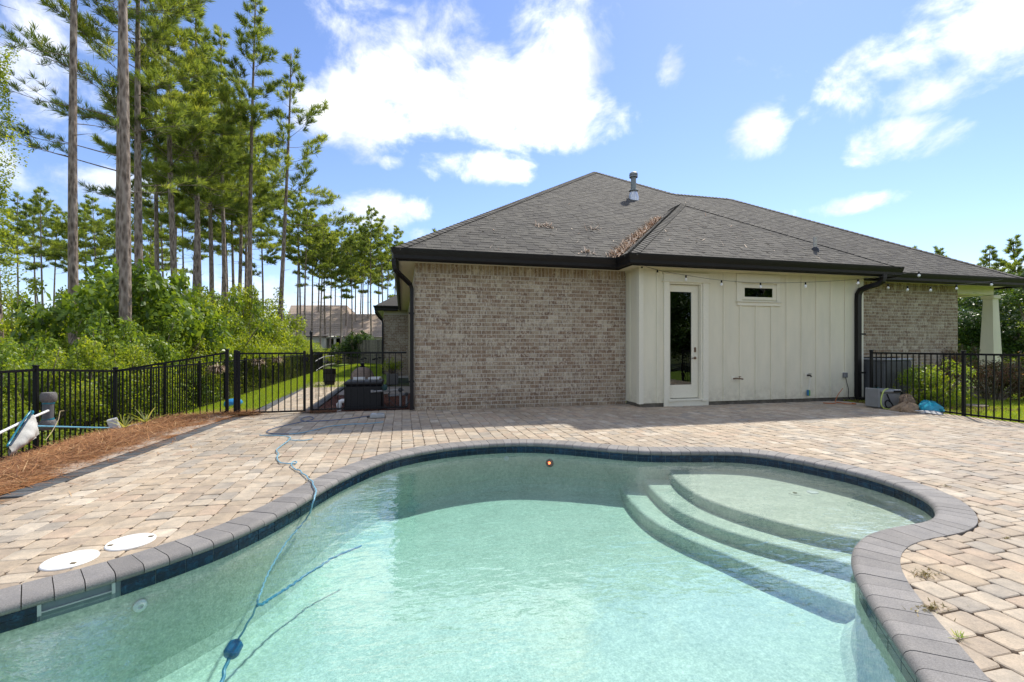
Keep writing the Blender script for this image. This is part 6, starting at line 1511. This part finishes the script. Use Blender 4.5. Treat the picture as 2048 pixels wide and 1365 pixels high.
# right hand planting
RB = bush_mesh(350, 11000, .050, LEAFY, 'round', 13, .7); c = gd(1868, 10.2, -.05); put_tree('shrub', 'bright yellow green shrub behind the right fence beside the condenser', 'shrub', RB, c, .4, (.92, .80, 1.04), None, ('stems', 'foliage'))
RR = [bush_mesh(360+i, 9000, .042, LEAFR, 'tall' if i else 'round', 12, .5) for i in range(2)]
for (px, d, sx, h, lb) in ((1985, 11.4, 1.05, 1.22, 'dark reddish shrub in front of the tapered porch column'), (2085, 11.0, 1.0, 1.12, 'reddish shrub cut by the right edge of the photo'), (1905, 12.6, .7, 1.28, 'low red tinged shrub at the end of the brick wall')):
    put_tree('shrub', lb, 'shrub', RR[0] if px != 1905 else RR[1], gd(px, d, -.08), R.uniform(0, 6), (sx, sx*.8, h), None, ('stems', 'foliage'))
def broadleaf(seed, H, Rw, n, leaf, mat):
    rng = np.random.default_rng(seed); rr = random.Random(seed); bl = []; tk = MB(); tk.tube([(0, 0, -.4), (.05, 0, H*.15), (0, .1, H*.3)], [.28, .22, .2], 10)
    for k in range(22):
        a = rr.uniform(0, 6.28); z = rr.uniform(.2, .95); rad = Rw*rr.uniform(.2, .85)*math.sin(math.pi*min(.96, .18+.8*z)); s_ = rr.uniform(.22, .40)*Rw; p = (rad*math.cos(a), rad*math.sin(a), z*H); bl.append(p+(s_, s_, s_*.75))
        tk.tube([(0, .1, H*.26), (p[0]*.4, p[1]*.4, H*.28+(p[2]-H*.28)*.55), p], [.12, .07, .02], 5, False)
    V, Fc, tn = leaf_cloud(rng, bl, n, leaf, .5, .45)
    return meshdata('trunk', tk.v, tk.f, tk.t, BARK, True), meshdata('crown', V, Fc, tn, mat)
OAK = [broadleaf(401, 6.4, 3.4, 22000, .17, LEAFD), broadleaf(402, 6.8, 3.3, 22000, .17, LEAFD)]
put_tree('oak_tree', 'dark live oak seen between the brick wall and the porch column', 'tree', OAK[0], gd(1950, 27, -.3), .3, (1, 1, .84))
put_tree('oak_tree', 'dark live oak to the right of the porch column', 'tree', OAK[1], gd(2062, 24, -.3), 1.3, (.95, .95, .84))
put_tree('oak_tree', 'pale sunlit tree top showing over the right end of the roof', 'tree', broadleaf(403, 8.4, 3.2, 16000, .2, LEAFG), gd(2050, 40, -.3), .3, 1.0)
RP_ = pine(230, 12.4, 5.6, 2.5, .15, twigs=8, nn=15, ln=.46, wd=.024, nbr=40, dead=3)
for (px, d, s_, lb) in ((1978, 42, .86, 'small round topped pine over the right end of the roof'), (2038, 40, .90, 'taller pine at the right edge above the porch roof')): put_tree('pine_tree', lb, 'pine tree', RP_, gd(px, d, -.4), R.uniform(0, 6), s_)
for (px, d, s_, lb) in ((1832, 62, 1.20, 'leftmost of three pine tips peeping over the right roof slope'), (1868, 60, 1.16, 'middle of three pine tips peeping over the right roof slope'), (1895, 66, 1.1, 'lowest rightmost of three pine tips over the right roof slope'), (866, 58, 1.30, 'lone pine tip peeping over the left hip of the roof')): put_tree('pine_tree', lb, 'pine tree', RP_, gd(px, d, -.4), R.uniform(0, 6), s_, 'pine tips over the roof')
PG = bush_mesh(370, 1400, .11, LEAFG); p = gy(783, 700, 16.6); put_tree('plant', 'leafy green plant growing in the grey square planter', 'plant', PG, (p[0], 16.55, .36), 0, (.42, .42, .50), None, ('stems', 'foliage'))
# woodland that stands behind the photographer, which the door pane mirrors
for k, (x, y, s_) in enumerate(((9.5, -13, .9), (14, -15, 1.), (19, -12, .95), (24, -16, 1.0), (12.5, -20, 1.1), (5, -18, 1.), (28, -11, 1.3), (31, -15, 1.5), (23, -12, 1.2), (35, -13, 1.4))):  # the later trees are added to darken the transom window's reflection
    put_tree('oak_tree', ORD[k]+' broad dark tree out of view behind the photographer, mirrored in the glass', 'tree', OAK[k % 2], (x, y, -.4), k*1.1, s_*1.15, 'trees behind the pool') if k % 3 else put_tree('pine_tree', ORD[k]+' tree behind the photographer, a tall pine', 'pine tree', FARM[k % 4], (x, y, -.4), k, s_*.9, 'pines behind the pool')
